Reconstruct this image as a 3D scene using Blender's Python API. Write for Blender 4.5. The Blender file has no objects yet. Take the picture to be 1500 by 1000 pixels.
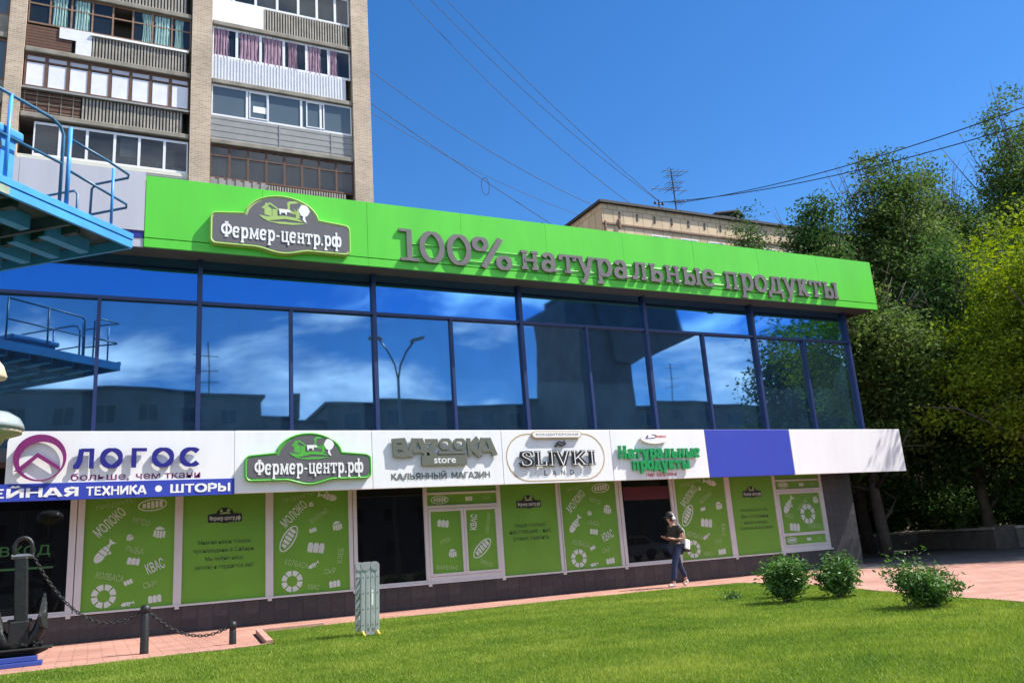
import bpy, math, random
import numpy as np
from mathutils import Vector, Matrix
R = math.radians
sc = bpy.context.scene
col = sc.collection
# ------------------------------------------------------------------ camera, sky, sun, exposure
cam = bpy.data.objects.new('camera', bpy.data.cameras.new('camera'))
col.objects.link(cam)
RIGHT = Vector((0.89773, -0.43493, -0.07019)); DOWN = Vector((0.04431, 0.24764, -0.96784)); FWD = Vector((0.43832, 0.86574, 0.24159))
mw = Matrix.Identity(4)
for i in range(3):
    mw[i][0] = RIGHT[i]; mw[i][1] = -DOWN[i]; mw[i][2] = -FWD[i]
mw[2][3] = 1.1
cam.matrix_world = mw
cam.data.sensor_width = 36; cam.data.lens = 1227.72 / 1500 * 36
cam.data.clip_end = 3000; cam.data.clip_start = 0.1
sc.camera = cam
SUN = Vector((1.0, -0.42, 1.4)).normalized()          # towards the sun
elev = math.asin(SUN.z); azim = math.atan2(SUN.x, SUN.y)
world = bpy.data.worlds.new('World'); sc.world = world; world.use_nodes = True
nt = world.node_tree; nt.nodes.clear()
wo = nt.nodes.new('ShaderNodeOutputWorld'); bg = nt.nodes.new('ShaderNodeBackground'); sky = nt.nodes.new('ShaderNodeTexSky')
sky.sky_type = 'NISHITA'; sky.sun_disc = False; sky.sun_elevation = elev; sky.sun_rotation = azim
sky.altitude = 900; sky.air_density = 1.0; sky.dust_density = 0.25; sky.ozone_density = 4.0
hs = nt.nodes.new('ShaderNodeHueSaturation'); hs.inputs['Saturation'].default_value = 1.27; hs.inputs['Hue'].default_value = 0.504; hs.inputs['Value'].default_value = 0.95
nt.links.new(sky.outputs[0], hs.inputs['Color'])
tc = nt.nodes.new('ShaderNodeTexCoord'); sep = nt.nodes.new('ShaderNodeSeparateXYZ'); nt.links.new(tc.outputs['Generated'], sep.inputs[0])
mp = nt.nodes.new('ShaderNodeMapping'); mp.inputs['Scale'].default_value = (1.2, 1.2, 3.2); mp.inputs['Location'].default_value = (0.35, 0.1, 0.4)
nt.links.new(tc.outputs['Generated'], mp.inputs[0])
nz = nt.nodes.new('ShaderNodeTexNoise'); nz.inputs['Scale'].default_value = 2.3; nz.inputs['Detail'].default_value = 9; nz.inputs['Roughness'].default_value = 0.55; nz.inputs['Distortion'].default_value = 0.35
nt.links.new(mp.outputs[0], nz.inputs['Vector'])
r1 = nt.nodes.new('ShaderNodeMapRange'); r1.interpolation_type = 'SMOOTHSTEP'; r1.inputs['From Min'].default_value = 0.47; r1.inputs['From Max'].default_value = 0.64
nt.links.new(nz.outputs['Fac'], r1.inputs['Value'])
# the clouds stand in the part of the sky behind the photographer, where the window glass mirrors them
r2 = nt.nodes.new('ShaderNodeMapRange'); r2.interpolation_type = 'SMOOTHSTEP'; r2.inputs['From Min'].default_value = 0.25; r2.inputs['From Max'].default_value = -0.35
nt.links.new(sep.outputs['Y'], r2.inputs['Value'])
mu = nt.nodes.new('ShaderNodeMath'); mu.operation = 'MULTIPLY'; nt.links.new(r1.outputs[0], mu.inputs[0]); nt.links.new(r2.outputs[0], mu.inputs[1])
mx = nt.nodes.new('ShaderNodeMix'); mx.data_type = 'RGBA'; nt.links.new(mu.outputs[0], mx.inputs['Factor']); nt.links.new(hs.outputs[0], mx.inputs['A'])
mx.inputs['B'].default_value = (12.0, 12.6, 13.6, 1)
nt.links.new(mx.outputs['Result'], bg.inputs['Color']); bg.inputs['Strength'].default_value = 0.12
nt.links.new(bg.outputs[0], wo.inputs[0])
sun = bpy.data.objects.new('sun', bpy.data.lights.new('sun', 'SUN')); col.objects.link(sun)
sun.data.energy = 5.0; sun.data.angle = R(0.5); sun.data.color = (1, 0.955, 0.88)
sun.rotation_euler = SUN.to_track_quat('Z', 'Y').to_euler()
sc.view_settings.view_transform = 'Standard'; sc.view_settings.look = 'None'; sc.view_settings.gamma = 1
sc.view_settings.use_curve_mapping = False; sc.view_settings.exposure = 0.80
sc.render.engine = 'CYCLES'; sc.cycles.max_bounces = 6; sc.cycles.transparent_max_bounces = 8

rnd = random.Random(7); nr = np.random.default_rng(11)
# ------------------------------------------------------------------ helpers
WL = {}
def wl(o): return WL.get(o, Vector((0, 0, 0)))
def tag(o, label=None, cat=None, group=None, kind=None):
    if label: o['label'] = label
    if cat: o['category'] = cat
    if group: o['group'] = group
    if kind: o['kind'] = kind
    return o
def empty(name, loc, label, cat, group=None):
    o = bpy.data.objects.new(name, None); col.objects.link(o); o.location = loc; WL[o] = Vector(loc)
    o.empty_display_size = 0.2
    return tag(o, label, cat, group)
def link(name, me, parent=None):
    o = bpy.data.objects.new(name, me); col.objects.link(o)
    if parent is not None:
        o.parent = parent; o.location = -wl(parent)
    WL[o] = Vector((0, 0, 0))
    return o
def inst(name, me, loc, parent, rot=(0, 0, 0), scale=None):
    o = bpy.data.objects.new(name, me); col.objects.link(o)
    if parent is not None: o.parent = parent
    o.location = Vector(loc) - wl(parent) if parent is not None else loc
    o.rotation_euler = rot
    if scale: o.scale = scale
    WL[o] = Vector(loc)
    return o
def copy_tree(o, delta, parent=None):
    c = o.copy(); col.objects.link(c)
    if parent is None: c.location = o.location + Vector(delta)
    else: c.parent = parent
    for ch in list(o.children): copy_tree(ch, delta, c)
    return c

class MB:
    def __init__(s): s.v = []; s.f = []; s.m = []; s.cur = 0
    def mat(s, i): s.cur = i; return s
    def add(s, vs, fs):
        b = len(s.v); s.v += [tuple(v) for v in vs]
        for f in fs: s.f.append([b + i for i in f]); s.m.append(s.cur)
        return s
    def box(s, x0, x1, y0, y1, z0, z1):
        if x0 > x1: x0, x1 = x1, x0
        if y0 > y1: y0, y1 = y1, y0
        if z0 > z1: z0, z1 = z1, z0
        return s.add([(x0,y0,z0),(x1,y0,z0),(x1,y1,z0),(x0,y1,z0),(x0,y0,z1),(x1,y0,z1),(x1,y1,z1),(x0,y1,z1)],
                     [(0,3,2,1),(4,5,6,7),(0,1,5,4),(1,2,6,5),(2,3,7,6),(3,0,4,7)])
    def obox(s, p, u, v, w):   # oriented box, corner p, edges u v w
        p, u, v, w = map(Vector, (p, u, v, w))
        vs = [p, p+u, p+u+v, p+v, p+w, p+u+w, p+u+v+w, p+v+w]
        fs = [(0,3,2,1),(4,5,6,7),(0,1,5,4),(1,2,6,5),(2,3,7,6),(3,0,4,7)]
        if u.cross(v).dot(w) < 0: fs = [f[::-1] for f in fs]
        return s.add(vs, fs)
    def tube(s, pts, r, n=8, closed=False, cap=True):
        pts = [Vector(p) for p in pts]; k = len(pts)
        rs = r if isinstance(r, (list, tuple)) else [r] * k
        vs = []; fs = []; prev = None
        for i, p in enumerate(pts):
            if closed: d = (pts[(i+1) % k] - pts[i-1])
            else: d = pts[min(i+1, k-1)] - pts[max(i-1, 0)]
            d.normalize()
            if prev is None:
                a = Vector((0, 0, 1)) if abs(d.z) < 0.9 else Vector((1, 0, 0))
                u = d.cross(a).normalized()
            else:
                u = (prev - d * prev.dot(d)); u.normalize()
            prev = u; w = d.cross(u)
            for j in range(n):
                t = 2 * math.pi * j / n
                vs.append(p + (u * math.cos(t) + w * math.sin(t)) * rs[i])
        for i in range(k if closed else k - 1):
            for j in range(n):
                a = i*n + j; b = i*n + (j+1) % n; c = ((i+1) % k)*n + (j+1) % n; d_ = ((i+1) % k)*n + j
                fs.append((a, b, c, d_))
        if cap and not closed:
            fs.append(tuple(range(n))[::-1]); fs.append(tuple((k-1)*n + j for j in range(n)))
        return s.add(vs, fs)
    def lathe(s, prof, c=(0, 0, 0), n=20, axis='z'):
        vs = []; fs = []
        for (r, z) in prof:
            for j in range(n):
                t = 2*math.pi*j/n
                if axis == 'z': vs.append((c[0]+r*math.cos(t), c[1]+r*math.sin(t), c[2]+z))
                elif axis == 'y': vs.append((c[0]+r*math.cos(t), c[1]+z, c[2]-r*math.sin(t)))
                else: vs.append((c[0]+z, c[1]+r*math.cos(t), c[2]+r*math.sin(t)))
        k = len(prof)
        for i in range(k-1):
            for j in range(n):
                fs.append((i*n+j, i*n+(j+1) % n, (i+1)*n+(j+1) % n, (i+1)*n+j))
        fs.append(tuple(range(n))[::-1]); fs.append(tuple((k-1)*n+j for j in range(n)))
        return s.add(vs, fs)
    def prism(s, poly, y0, y1):   # polygon in (x,z), counter-clockwise seen from -Y, front at y0
        n = len(poly)
        A = sum(poly[i][0]*poly[(i+1) % n][1]-poly[(i+1) % n][0]*poly[i][1] for i in range(n))
        if A < 0: poly = poly[::-1]
        vs = [(x, y0, z) for x, z in poly] + [(x, y1, z) for x, z in poly]
        fs = [tuple(range(n)), tuple(range(2*n-1, n-1, -1))]
        for i in range(n):
            j = (i+1) % n; fs.append((i, n+i, n+j, j))
        return s.add(vs, fs)
    def flat(s, poly, y):         # flat polygon facing -Y
        n = len(poly)
        A = sum(poly[i][0]*poly[(i+1) % n][1]-poly[(i+1) % n][0]*poly[i][1] for i in range(n))
        if A < 0: poly = poly[::-1]
        return s.add([(x, y, z) for x, z in poly], [tuple(range(n))])
    def mesh(s, name, mats, smooth=False):
        me = bpy.data.meshes.new(name); me.from_pydata(s.v, [], s.f)
        if not isinstance(mats, (list, tuple)): mats = [mats]
        for m in mats: me.materials.append(m)
        if len(mats) > 1: me.polygons.foreach_set('material_index', s.m)
        if smooth: me.polygons.foreach_set('use_smooth', [True]*len(s.f))
        me.update()
        return me
    def build(s, name, mats, parent=None, smooth=False): return link(name, s.mesh(name, mats, smooth), parent)

def bevel(o, w=0.01, seg=2):
    m = o.modifiers.new('bevel', 'BEVEL'); m.width = w; m.segments = seg; m.limit_method = 'ANGLE'; m.angle_limit = R(50)
    return o
def npmesh(name, V, F, mat, per=3, cols=None):
    V = np.asarray(V, dtype=np.float32); F = np.asarray(F, dtype=np.int32)
    me = bpy.data.meshes.new(name); me.vertices.add(len(V)); me.vertices.foreach_set('co', V.ravel())
    me.loops.add(F.size); me.loops.foreach_set('vertex_index', F.ravel())
    me.polygons.add(len(F)); me.polygons.foreach_set('loop_start', np.arange(0, F.size, per, dtype=np.int32))
    me.polygons.foreach_set('loop_total', np.full(len(F), per, dtype=np.int32))
    me.materials.append(mat)
    if cols is not None:
        a = me.attributes.new('tint', 'FLOAT', 'POINT'); a.data.foreach_set('value', np.asarray(cols, dtype=np.float32))
    me.update(calc_edges=True)
    return me
def nin(m, name): return m.node_tree.nodes[name]
def mat(name, c, rough=0.6, metal=0.0, var=0.12, scale=3.0, bump=0.0, bscale=40.0, spec=0.5, coat=0.0, stretch=(1, 1, 1)):
    m = bpy.data.materials.new(name); m.use_nodes = True; t = m.node_tree; b = t.nodes['Principled BSDF']
    b.inputs['Roughness'].default_value = rough; b.inputs['Metallic'].default_value = metal
    b.inputs['Specular IOR Level'].default_value = spec; b.inputs['Coat Weight'].default_value = coat
    tcn = t.nodes.new('ShaderNodeTexCoord'); mpn = t.nodes.new('ShaderNodeMapping'); mpn.inputs['Scale'].default_value = stretch
    t.links.new(tcn.outputs['Object'], mpn.inputs[0])
    n = t.nodes.new('ShaderNodeTexNoise'); n.inputs['Scale'].default_value = scale; n.inputs['Detail'].default_value = 6; n.inputs['Roughness'].default_value = 0.6
    t.links.new(mpn.outputs[0], n.inputs['Vector'])
    rr = t.nodes.new('ShaderNodeMapRange'); rr.inputs['From Min'].default_value = 0.3; rr.inputs['From Max'].default_value = 0.7
    rr.inputs['To Min'].default_value = 1 - var; rr.inputs['To Max'].default_value = 1 + var; t.links.new(n.outputs['Fac'], rr.inputs['Value'])
    vm = t.nodes.new('ShaderNodeVectorMath'); vm.operation = 'SCALE'; vm.inputs[0].default_value = c; t.links.new(rr.outputs[0], vm.inputs['Scale'])
    t.links.new(vm.outputs[0], b.inputs['Base Color'])
    if bump:
        n2 = t.nodes.new('ShaderNodeTexNoise'); n2.inputs['Scale'].default_value = bscale; n2.inputs['Detail'].default_value = 4
        t.links.new(mpn.outputs[0], n2.inputs['Vector'])
        bp = t.nodes.new('ShaderNodeBump'); bp.inputs['Strength'].default_value = bump; bp.inputs['Distance'].default_value = 0.02
        t.links.new(n2.outputs['Fac'], bp.inputs['Height']); t.links.new(bp.outputs[0], b.inputs['Normal'])
    return m
def brickmat(name, c1, c2, mortar, bw, bh, ms=0.012, plane='xz', rough=0.85, bump=0.5, var=0.25, nsc=0.6):
    m = bpy.data.materials.new(name); m.use_nodes = True; t = m.node_tree; b = t.nodes['Principled BSDF']; b.inputs['Roughness'].default_value = rough
    g = t.nodes.new('ShaderNodeNewGeometry'); sp = t.nodes.new('ShaderNodeSeparateXYZ'); cb = t.nodes.new('ShaderNodeCombineXYZ')
    t.links.new(g.outputs['Position'], sp.inputs[0])
    if plane == 'xz':
        ad = t.nodes.new('ShaderNodeMath'); ad.operation = 'ADD'; t.links.new(sp.outputs['X'], ad.inputs[0]); t.links.new(sp.outputs['Y'], ad.inputs[1])
        t.links.new(ad.outputs[0], cb.inputs[0]); t.links.new(sp.outputs['Z'], cb.inputs[1])
    else:
        t.links.new(sp.outputs['X'], cb.inputs[0]); t.links.new(sp.outputs['Y'], cb.inputs[1])
    br = t.nodes.new('ShaderNodeTexBrick'); br.inputs['Scale'].default_value = 1; br.inputs['Brick Width'].default_value = bw; br.inputs['Row Height'].default_value = bh
    br.inputs['Mortar Size'].default_value = ms; br.inputs['Color1'].default_value = (*c1, 1); br.inputs['Color2'].default_value = (*c2, 1); br.inputs['Mortar'].default_value = (*mortar, 1)
    t.links.new(cb.outputs[0], br.inputs['Vector'])
    n = t.nodes.new('ShaderNodeTexNoise'); n.inputs['Scale'].default_value = nsc; n.inputs['Detail'].default_value = 7; t.links.new(g.outputs['Position'], n.inputs['Vector'])
    rr = t.nodes.new('ShaderNodeMapRange'); rr.inputs['From Min'].default_value = 0.3; rr.inputs['From Max'].default_value = 0.7; rr.inputs['To Min'].default_value = 1-var; rr.inputs['To Max'].default_value = 1+var
    t.links.new(n.outputs['Fac'], rr.inputs['Value'])
    vm = t.nodes.new('ShaderNodeVectorMath'); vm.operation = 'SCALE'; t.links.new(br.outputs['Color'], vm.inputs[0]); t.links.new(rr.outputs[0], vm.inputs['Scale'])
    t.links.new(vm.outputs[0], b.inputs['Base Color'])
    bp = t.nodes.new('ShaderNodeBump'); bp.inputs['Strength'].default_value = bump; bp.inputs['Distance'].default_value = 0.01; bp.invert = True
    t.links.new(br.outputs['Fac'], bp.inputs['Height']); t.links.new(bp.outputs[0], b.inputs['Normal'])
    return m
def leafmat(name, c1, c2, c3, trans=0.35, gloss=0.7, spec=0.12, nscale=0.9):
    m = bpy.data.materials.new(name); m.use_nodes = True; t = m.node_tree; b = t.nodes['Principled BSDF']; b.inputs['Roughness'].default_value = gloss
    b.inputs['Specular IOR Level'].default_value = spec
    at = t.nodes.new('ShaderNodeAttribute'); at.attribute_name = 'tint'
    tcn = t.nodes.new('ShaderNodeNewGeometry')
    n = t.nodes.new('ShaderNodeTexNoise'); n.inputs['Scale'].default_value = nscale; n.inputs['Detail'].default_value = 3; t.links.new(tcn.outputs['Position'], n.inputs['Vector'])
    ad = t.nodes.new('ShaderNodeMath'); ad.operation = 'ADD'; t.links.new(at.outputs['Fac'], ad.inputs[0]); t.links.new(n.outputs['Fac'], ad.inputs[1])
    rr = t.nodes.new('ShaderNodeMapRange'); rr.inputs['From Min'].default_value = 0.4; rr.inputs['From Max'].default_value = 1.6; t.links.new(ad.outputs[0], rr.inputs['Value'])
    cr = t.nodes.new('ShaderNodeValToRGB'); e = cr.color_ramp.elements; e[0].color = (*c1, 1); e[1].color = (*c3, 1); k = cr.color_ramp.elements.new(0.5); k.color = (*c2, 1)
    t.links.new(rr.outputs[0], cr.inputs[0]); t.links.new(cr.outputs[0], b.inputs['Base Color'])
    tr = t.nodes.new('ShaderNodeBsdfTranslucent'); ms = t.nodes.new('ShaderNodeMixShader'); ms.inputs[0].default_value = trans
    hv = t.nodes.new('ShaderNodeHueSaturation'); hv.inputs['Value'].default_value = 1.3; hv.inputs['Saturation'].default_value = 1.1; t.links.new(cr.outputs[0], hv.inputs['Color']); t.links.new(hv.outputs[0], tr.inputs[0])
    t.links.new(b.outputs[0], ms.inputs[1]); t.links.new(tr.outputs[0], ms.inputs[2]); t.links.new(ms.outputs[0], t.nodes['Material Output'].inputs[0])
    return m
def glassmat(name, c, rough=0.03, wave=0.25, wscale=0.5, metal=1.0, dirt_haze=0.0):
    m = bpy.data.materials.new(name); m.use_nodes = True; t = m.node_tree; b = t.nodes['Principled BSDF']
    b.inputs['Base Color'].default_value = (*c, 1); b.inputs['Metallic'].default_value = metal; b.inputs['Roughness'].default_value = rough
    tcn = t.nodes.new('ShaderNodeNewGeometry'); n = t.nodes.new('ShaderNodeTexNoise'); n.inputs['Scale'].default_value = wscale; n.inputs['Detail'].default_value = 1.5
    oi = t.nodes.new('ShaderNodeObjectInfo'); ml = t.nodes.new('ShaderNodeMath'); ml.operation = 'MULTIPLY'; ml.inputs[1].default_value = 50
    t.links.new(oi.outputs['Random'], ml.inputs[0]); n.noise_dimensions = '4D'; t.links.new(ml.outputs[0], n.inputs['W'])
    t.links.new(tcn.outputs['Position'], n.inputs['Vector'])
    bp = t.nodes.new('ShaderNodeBump'); bp.inputs['Strength'].default_value = wave; bp.inputs['Distance'].default_value = 0.05
    t.links.new(n.outputs['Fac'], bp.inputs['Height']); t.links.new(bp.outputs[0], b.inputs['Normal'])
    if dirt_haze:  # patchy dirt plus bluish haze painted in to lift the dark reflections
        n3 = t.nodes.new('ShaderNodeTexNoise'); n3.inputs['Scale'].default_value = 1.6; n3.inputs['Detail'].default_value = 8
        mp3 = t.nodes.new('ShaderNodeMapping'); mp3.inputs['Scale'].default_value = (1.0, 1, 0.6); t.links.new(tcn.outputs['Position'], mp3.inputs[0]); t.links.new(mp3.outputs[0], n3.inputs['Vector'])
        rr = t.nodes.new('ShaderNodeMapRange'); rr.inputs['From Min'].default_value = 0.4; rr.inputs['From Max'].default_value = 0.85; rr.inputs['To Min'].default_value = dirt_haze*.75; rr.inputs['To Max'].default_value = dirt_haze*1.35
        t.links.new(n3.outputs['Fac'], rr.inputs['Value'])
        df = t.nodes.new('ShaderNodeBsdfDiffuse'); df.inputs[0].default_value = (0.045, 0.11, 0.19, 1); ms = t.nodes.new('ShaderNodeMixShader')
        t.links.new(rr.outputs[0], ms.inputs[0]); t.links.new(b.outputs[0], ms.inputs[1]); t.links.new(df.outputs[0], ms.inputs[2]); t.links.new(ms.outputs[0], t.nodes['Material Output'].inputs[0])
    return m

M = {}
M['green'] = mat('fascia_green', (0.105, 0.60, 0.04), 0.36, var=0.08, scale=0.8, spec=0.45, stretch=(1.6, 1, .3))
M['green_edge'] = mat('badge_green', (0.09, 0.42, 0.05), 0.4, var=0.04)
M['doorgreen'] = mat('door_green_print', (0.03, 0.13, 0.03), 0.5)
M['badge_pale'] = mat('badge_pale_edge', (0.36, 0.52, 0.14), 0.5, var=0.05)
M['badge_grey'] = mat('badge_grey', (0.115, 0.11, 0.12), 0.5, var=0.06)
M['letter_grey'] = mat('letter_grey', (0.14, 0.13, 0.127), 0.5, var=0.12)
M['white'] = mat('board_white', (0.84, 0.84, 0.845), 0.4, var=0.045, scale=1.6, stretch=(2.2, 1, .3))
M['white2'] = mat('lettering_white', (0.82, 0.82, 0.80), 0.5, var=0.03)
M['blueboard'] = mat('board_blue', (0.030, 0.055, 0.42), 0.5, var=0.05)
M['navy'] = mat('lettering_navy', (0.02, 0.018, 0.22), 0.4, var=0.05)
M['purple'] = mat('lettering_purple', (0.20, 0.02, 0.14), 0.4, var=0.06)
M['khaki'] = mat('lettering_khaki', (0.13, 0.14, 0.11), 0.5, var=0.06)
M['khaki_print'] = mat('print_khaki', (0.16, 0.17, 0.15), 0.5, var=0.06)
M['black'] = mat('lettering_black', (0.02, 0.02, 0.025), 0.4, var=0.1)
M['gold'] = mat('sign_gold_line', (0.48, 0.34, 0.16), 0.4, var=0.05)
M['sgreen'] = mat('lettering_green', (0.01, 0.28, 0.08), 0.4, var=0.06)
M['red'] = mat('print_red', (0.62, 0.05, 0.08), 0.5, var=0.05)
M['fgrey'] = mat('fascia_grey', (0.47, 0.47, 0.52), 0.5, var=0.07, scale=1.2, stretch=(2.2, 1, .3))
M['soffit'] = mat('soffit_dark', (0.10, 0.10, 0.10), 0.6, var=0.15, scale=0.7)
M['mullion'] = mat('mullion_blue', (0.014, 0.030, 0.12), 0.4, var=0.12, spec=0.6)
M['header'] = mat('header_dark', (0.02, 0.025, 0.04), 0.5)
M['frame'] = mat('window_frame_white', (0.62, 0.61, 0.60), 0.45, var=0.06, scale=2)
M['film'] = mat('window_film_green', (0.155, 0.36, 0.045), 0.2, var=0.10, scale=0.8, spec=0.6)
M['print'] = mat('film_print_pale', (0.62, 0.68, 0.62), 0.5, var=0.06)
M['print2'] = mat('film_print_dull', (0.32, 0.48, 0.20), 0.5, var=0.06)
M['print_dark'] = mat('film_print_dark', (0.035, 0.07, 0.02), 0.5)
M['tile'] = mat('plinth_tile', (0.052, 0.049, 0.052), 0.32, var=0.22, scale=9, bump=0.05, bscale=60)
M['tile2'] = mat('plinth_tile_b', (0.066, 0.060, 0.062), 0.32, var=0.22, scale=9, bump=0.05, bscale=60)
M['tile3'] = mat('plinth_tile_c', (0.046, 0.045, 0.052), 0.30, var=0.22, scale=9, bump=0.05, bscale=60)
M['grout'] = mat('grout', (0.03, 0.03, 0.03), 0.9)
M['glass_blue'] = glassmat('window_glass_blue', (0.20, 0.36, 0.53), 0.02, 0.30, 0.32, 1.0, 0.26)
M['glass_blue_up'] = glassmat('window_glass_blue_upper', (0.11, 0.31, 0.62), 0.03, 0.30, 0.32, 1.0, 0.12)  # upper panes: deeper tint, less of the painted haze
M['glass_dark'] = glassmat('door_glass_dark', (0.006, 0.007, 0.008), 0.02, 0.1, 0.6, 0.0)
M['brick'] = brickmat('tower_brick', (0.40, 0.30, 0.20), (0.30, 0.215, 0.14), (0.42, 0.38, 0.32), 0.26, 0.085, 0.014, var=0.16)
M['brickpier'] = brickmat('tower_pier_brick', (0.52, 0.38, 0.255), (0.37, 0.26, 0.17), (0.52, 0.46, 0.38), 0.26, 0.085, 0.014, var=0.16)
M['ybrick'] = brickmat('block_pale_tile', (0.64, 0.49, 0.32), (0.56, 0.42, 0.27), (0.38, 0.28, 0.18), 0.62, 1.5, 0.03, var=0.12)
M['concrete'] = mat('slab_concrete', (0.25, 0.225, 0.18), 0.85, var=0.3, scale=1.8, bump=0.3, bscale=25)
M['rib'] = mat('balcony_ribbed_sheet', (0.33, 0.30, 0.25), 0.7, var=0.28, scale=2.5)
M['ribdark'] = mat('balcony_gap_dark', (0.05, 0.045, 0.04), 0.8)
M['ribwhite'] = mat('balcony_white_siding', (0.66, 0.67, 0.69), 0.5, var=0.05)
M['ribgrey'] = mat('balcony_grey_siding', (0.26, 0.26, 0.25), 0.6, var=0.10)
M['wood'] = mat('old_brown_wood', (0.11, 0.05, 0.028), 0.7, var=0.4, scale=5, stretch=(1, 1, 5))
M['oldframe'] = mat('faded_wood_frame', (0.22, 0.13, 0.08), 0.7, var=0.3, scale=5)
M['pvc'] = mat('white_plastic_frame', (0.74, 0.74, 0.75), 0.4, var=0.03)
M['pane'] = glassmat('balcony_glass', (0.020, 0.028, 0.036), 0.04, 0.15, 0.5, 0.0)
M['pane_tint'] = glassmat('balcony_glass_tint', (0.10, 0.135, 0.16), 0.06, 0.15, 0.5, 0.0)
M['curt_teal'] = mat('curtain_teal', (0.33, 0.52, 0.48), 0.8, var=0.25, scale=2, stretch=(7, 7, 0.7))
M['curt_pink'] = mat('curtain_pink', (0.36, 0.22, 0.29), 0.8, var=0.45, scale=2, stretch=(7, 7, 0.7))
M['curt_white'] = mat('curtain_white', (0.72, 0.72, 0.76), 0.8, var=0.07, scale=3, bump=0.3, bscale=6)
M['curt_dim'] = mat('curtain_dim', (0.10, 0.12, 0.16), 0.8, var=0.5, scale=2, stretch=(5, 5, 0.7))
M['room'] = mat('loggia_interior', (0.12, 0.11, 0.10), 0.9)
M['cream'] = mat('cream_cladding', (0.62, 0.60, 0.50), 0.5, var=0.05)
M['steel_blue'] = mat('platform_sky_blue', (0.055, 0.30, 0.72), 0.4, var=0.16, scale=2.2, bump=0.06)
M['steel_worn'] = mat('platform_worn_paint', (0.30, 0.36, 0.26), 0.6, var=0.3, scale=4)
M['rail'] = mat('rail_blue', (0.035, 0.14, 0.26), 0.38, var=0.25, scale=6)
M['deck'] = mat('deck_plate', (0.035, 0.07, 0.10), 0.6, var=0.5, scale=5)
M['black_iron'] = mat('black_iron', (0.009, 0.011, 0.011), 0.5, var=0.3, scale=8, bump=0.35, bscale=20)
M['bluewood'] = mat('blue_beam', (0.03, 0.065, 0.30), 0.5, var=0.12)
M['pink'] = brickmat('pink_pavers', (0.46, 0.232, 0.172), (0.37, 0.182, 0.135), (0.26, 0.14, 0.11), 0.4, 0.2, 0.014, 'xy', var=0.20, nsc=0.9)
M['kerb'] = mat('pink_kerb', (0.44, 0.235, 0.185), 0.85, var=0.15, scale=4, bump=0.2)
M['asphalt'] = mat('asphalt', (0.055, 0.055, 0.06), 0.9, var=0.2, scale=2, bump=0.3, bscale=80)
M['soil'] = mat('park_ground', (0.045, 0.05, 0.025), 0.95, var=0.4, scale=0.8, bump=0.3, bscale=12)
M['lawnbase'] = mat('lawn_soil', (0.05, 0.11, 0.018), 0.95, var=0.35, scale=1.2, bump=0.4, bscale=30)
M['alu'] = mat('ladder_aluminium', (0.42, 0.46, 0.43), 0.42, metal=0.35, var=0.08, scale=5)
M['alu_dark'] = mat('ladder_joint', (0.36, 0.37, 0.36), 0.45, metal=0.3, var=0.15)
M['yellow'] = mat('yellow_foot', (0.75, 0.48, 0.02), 0.5)
M['bark'] = mat('bark', (0.085, 0.07, 0.055), 0.9, var=0.35, scale=4, bump=0.6, bscale=14)
M['stone'] = mat('low_wall_stone', (0.10, 0.095, 0.085), 0.9, var=0.35, scale=2, bump=0.5, bscale=9)
M['coping'] = mat('coping_stone', (0.30, 0.28, 0.25), 0.85, var=0.25, scale=2)
M['roofdark'] = mat('roof_edge_dark', (0.04, 0.035, 0.035), 0.7)
M['metal_grey'] = mat('grey_metal', (0.16, 0.17, 0.18), 0.4, metal=0.5)
M['wire'] = mat('wire_black', (0.02, 0.02, 0.025), 0.6)
M['blockgrey'] = brickmat('block_grey_brick', (0.24, 0.20, 0.17), (0.20, 0.17, 0.15), (0.2, 0.18, 0.16), 0.5, 0.25, 0.02, var=0.2)
M['lampglass'] = mat('lamp_dome_white', (0.34, 0.38, 0.38), 0.12, var=0.06, coat=0.5)
M['lampbeige'] = mat('lamp_dome_under', (0.52, 0.44, 0.30), 0.6, var=0.1)
M['skin'] = mat('skin', (0.50, 0.28, 0.19), 0.5, var=0.05)
M['jeans'] = mat('jeans_denim', (0.016, 0.030, 0.075), 0.85, var=0.35, scale=9)
M['shirt'] = mat('shirt_dark_olive', (0.035, 0.032, 0.024), 0.85, var=0.2)
M['hair'] = mat('dark_hair', (0.012, 0.01, 0.009), 0.6)
M['shoe'] = mat('pale_shoe', (0.5, 0.48, 0.46), 0.6)
M['paint_red'] = mat('car_paint_red', (0.30, 0.03, 0.03), 0.2, coat=1)
M['paint_white'] = mat('car_paint_white', (0.70, 0.71, 0.72), 0.2, coat=1)
M['paint_silver'] = mat('car_paint_silver', (0.42, 0.44, 0.46), 0.25, metal=0.4, coat=1)
M['rubber'] = mat('tyre_rubber', (0.02, 0.02, 0.02), 0.8)

m = bpy.data.materials.new('clear_pane'); m.use_nodes = True; t = m.node_tree; b = t.nodes['Principled BSDF']; b.inputs['Base Color'].default_value = (0.03, 0.042, 0.055, 1); b.inputs['Roughness'].default_value = 0.03; b.inputs['Specular IOR Level'].default_value = 0.8
tr = t.nodes.new('ShaderNodeBsdfTransparent'); tr.inputs[0].default_value = (0.80, 0.84, 0.85, 1); ms = t.nodes.new('ShaderNodeMixShader'); ms.inputs[0].default_value = 0.55
t.links.new(b.outputs[0], ms.inputs[1]); t.links.new(tr.outputs[0], ms.inputs[2]); t.links.new(ms.outputs[0], t.nodes['Material Output'].inputs[0]); M['clear'] = m

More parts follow.
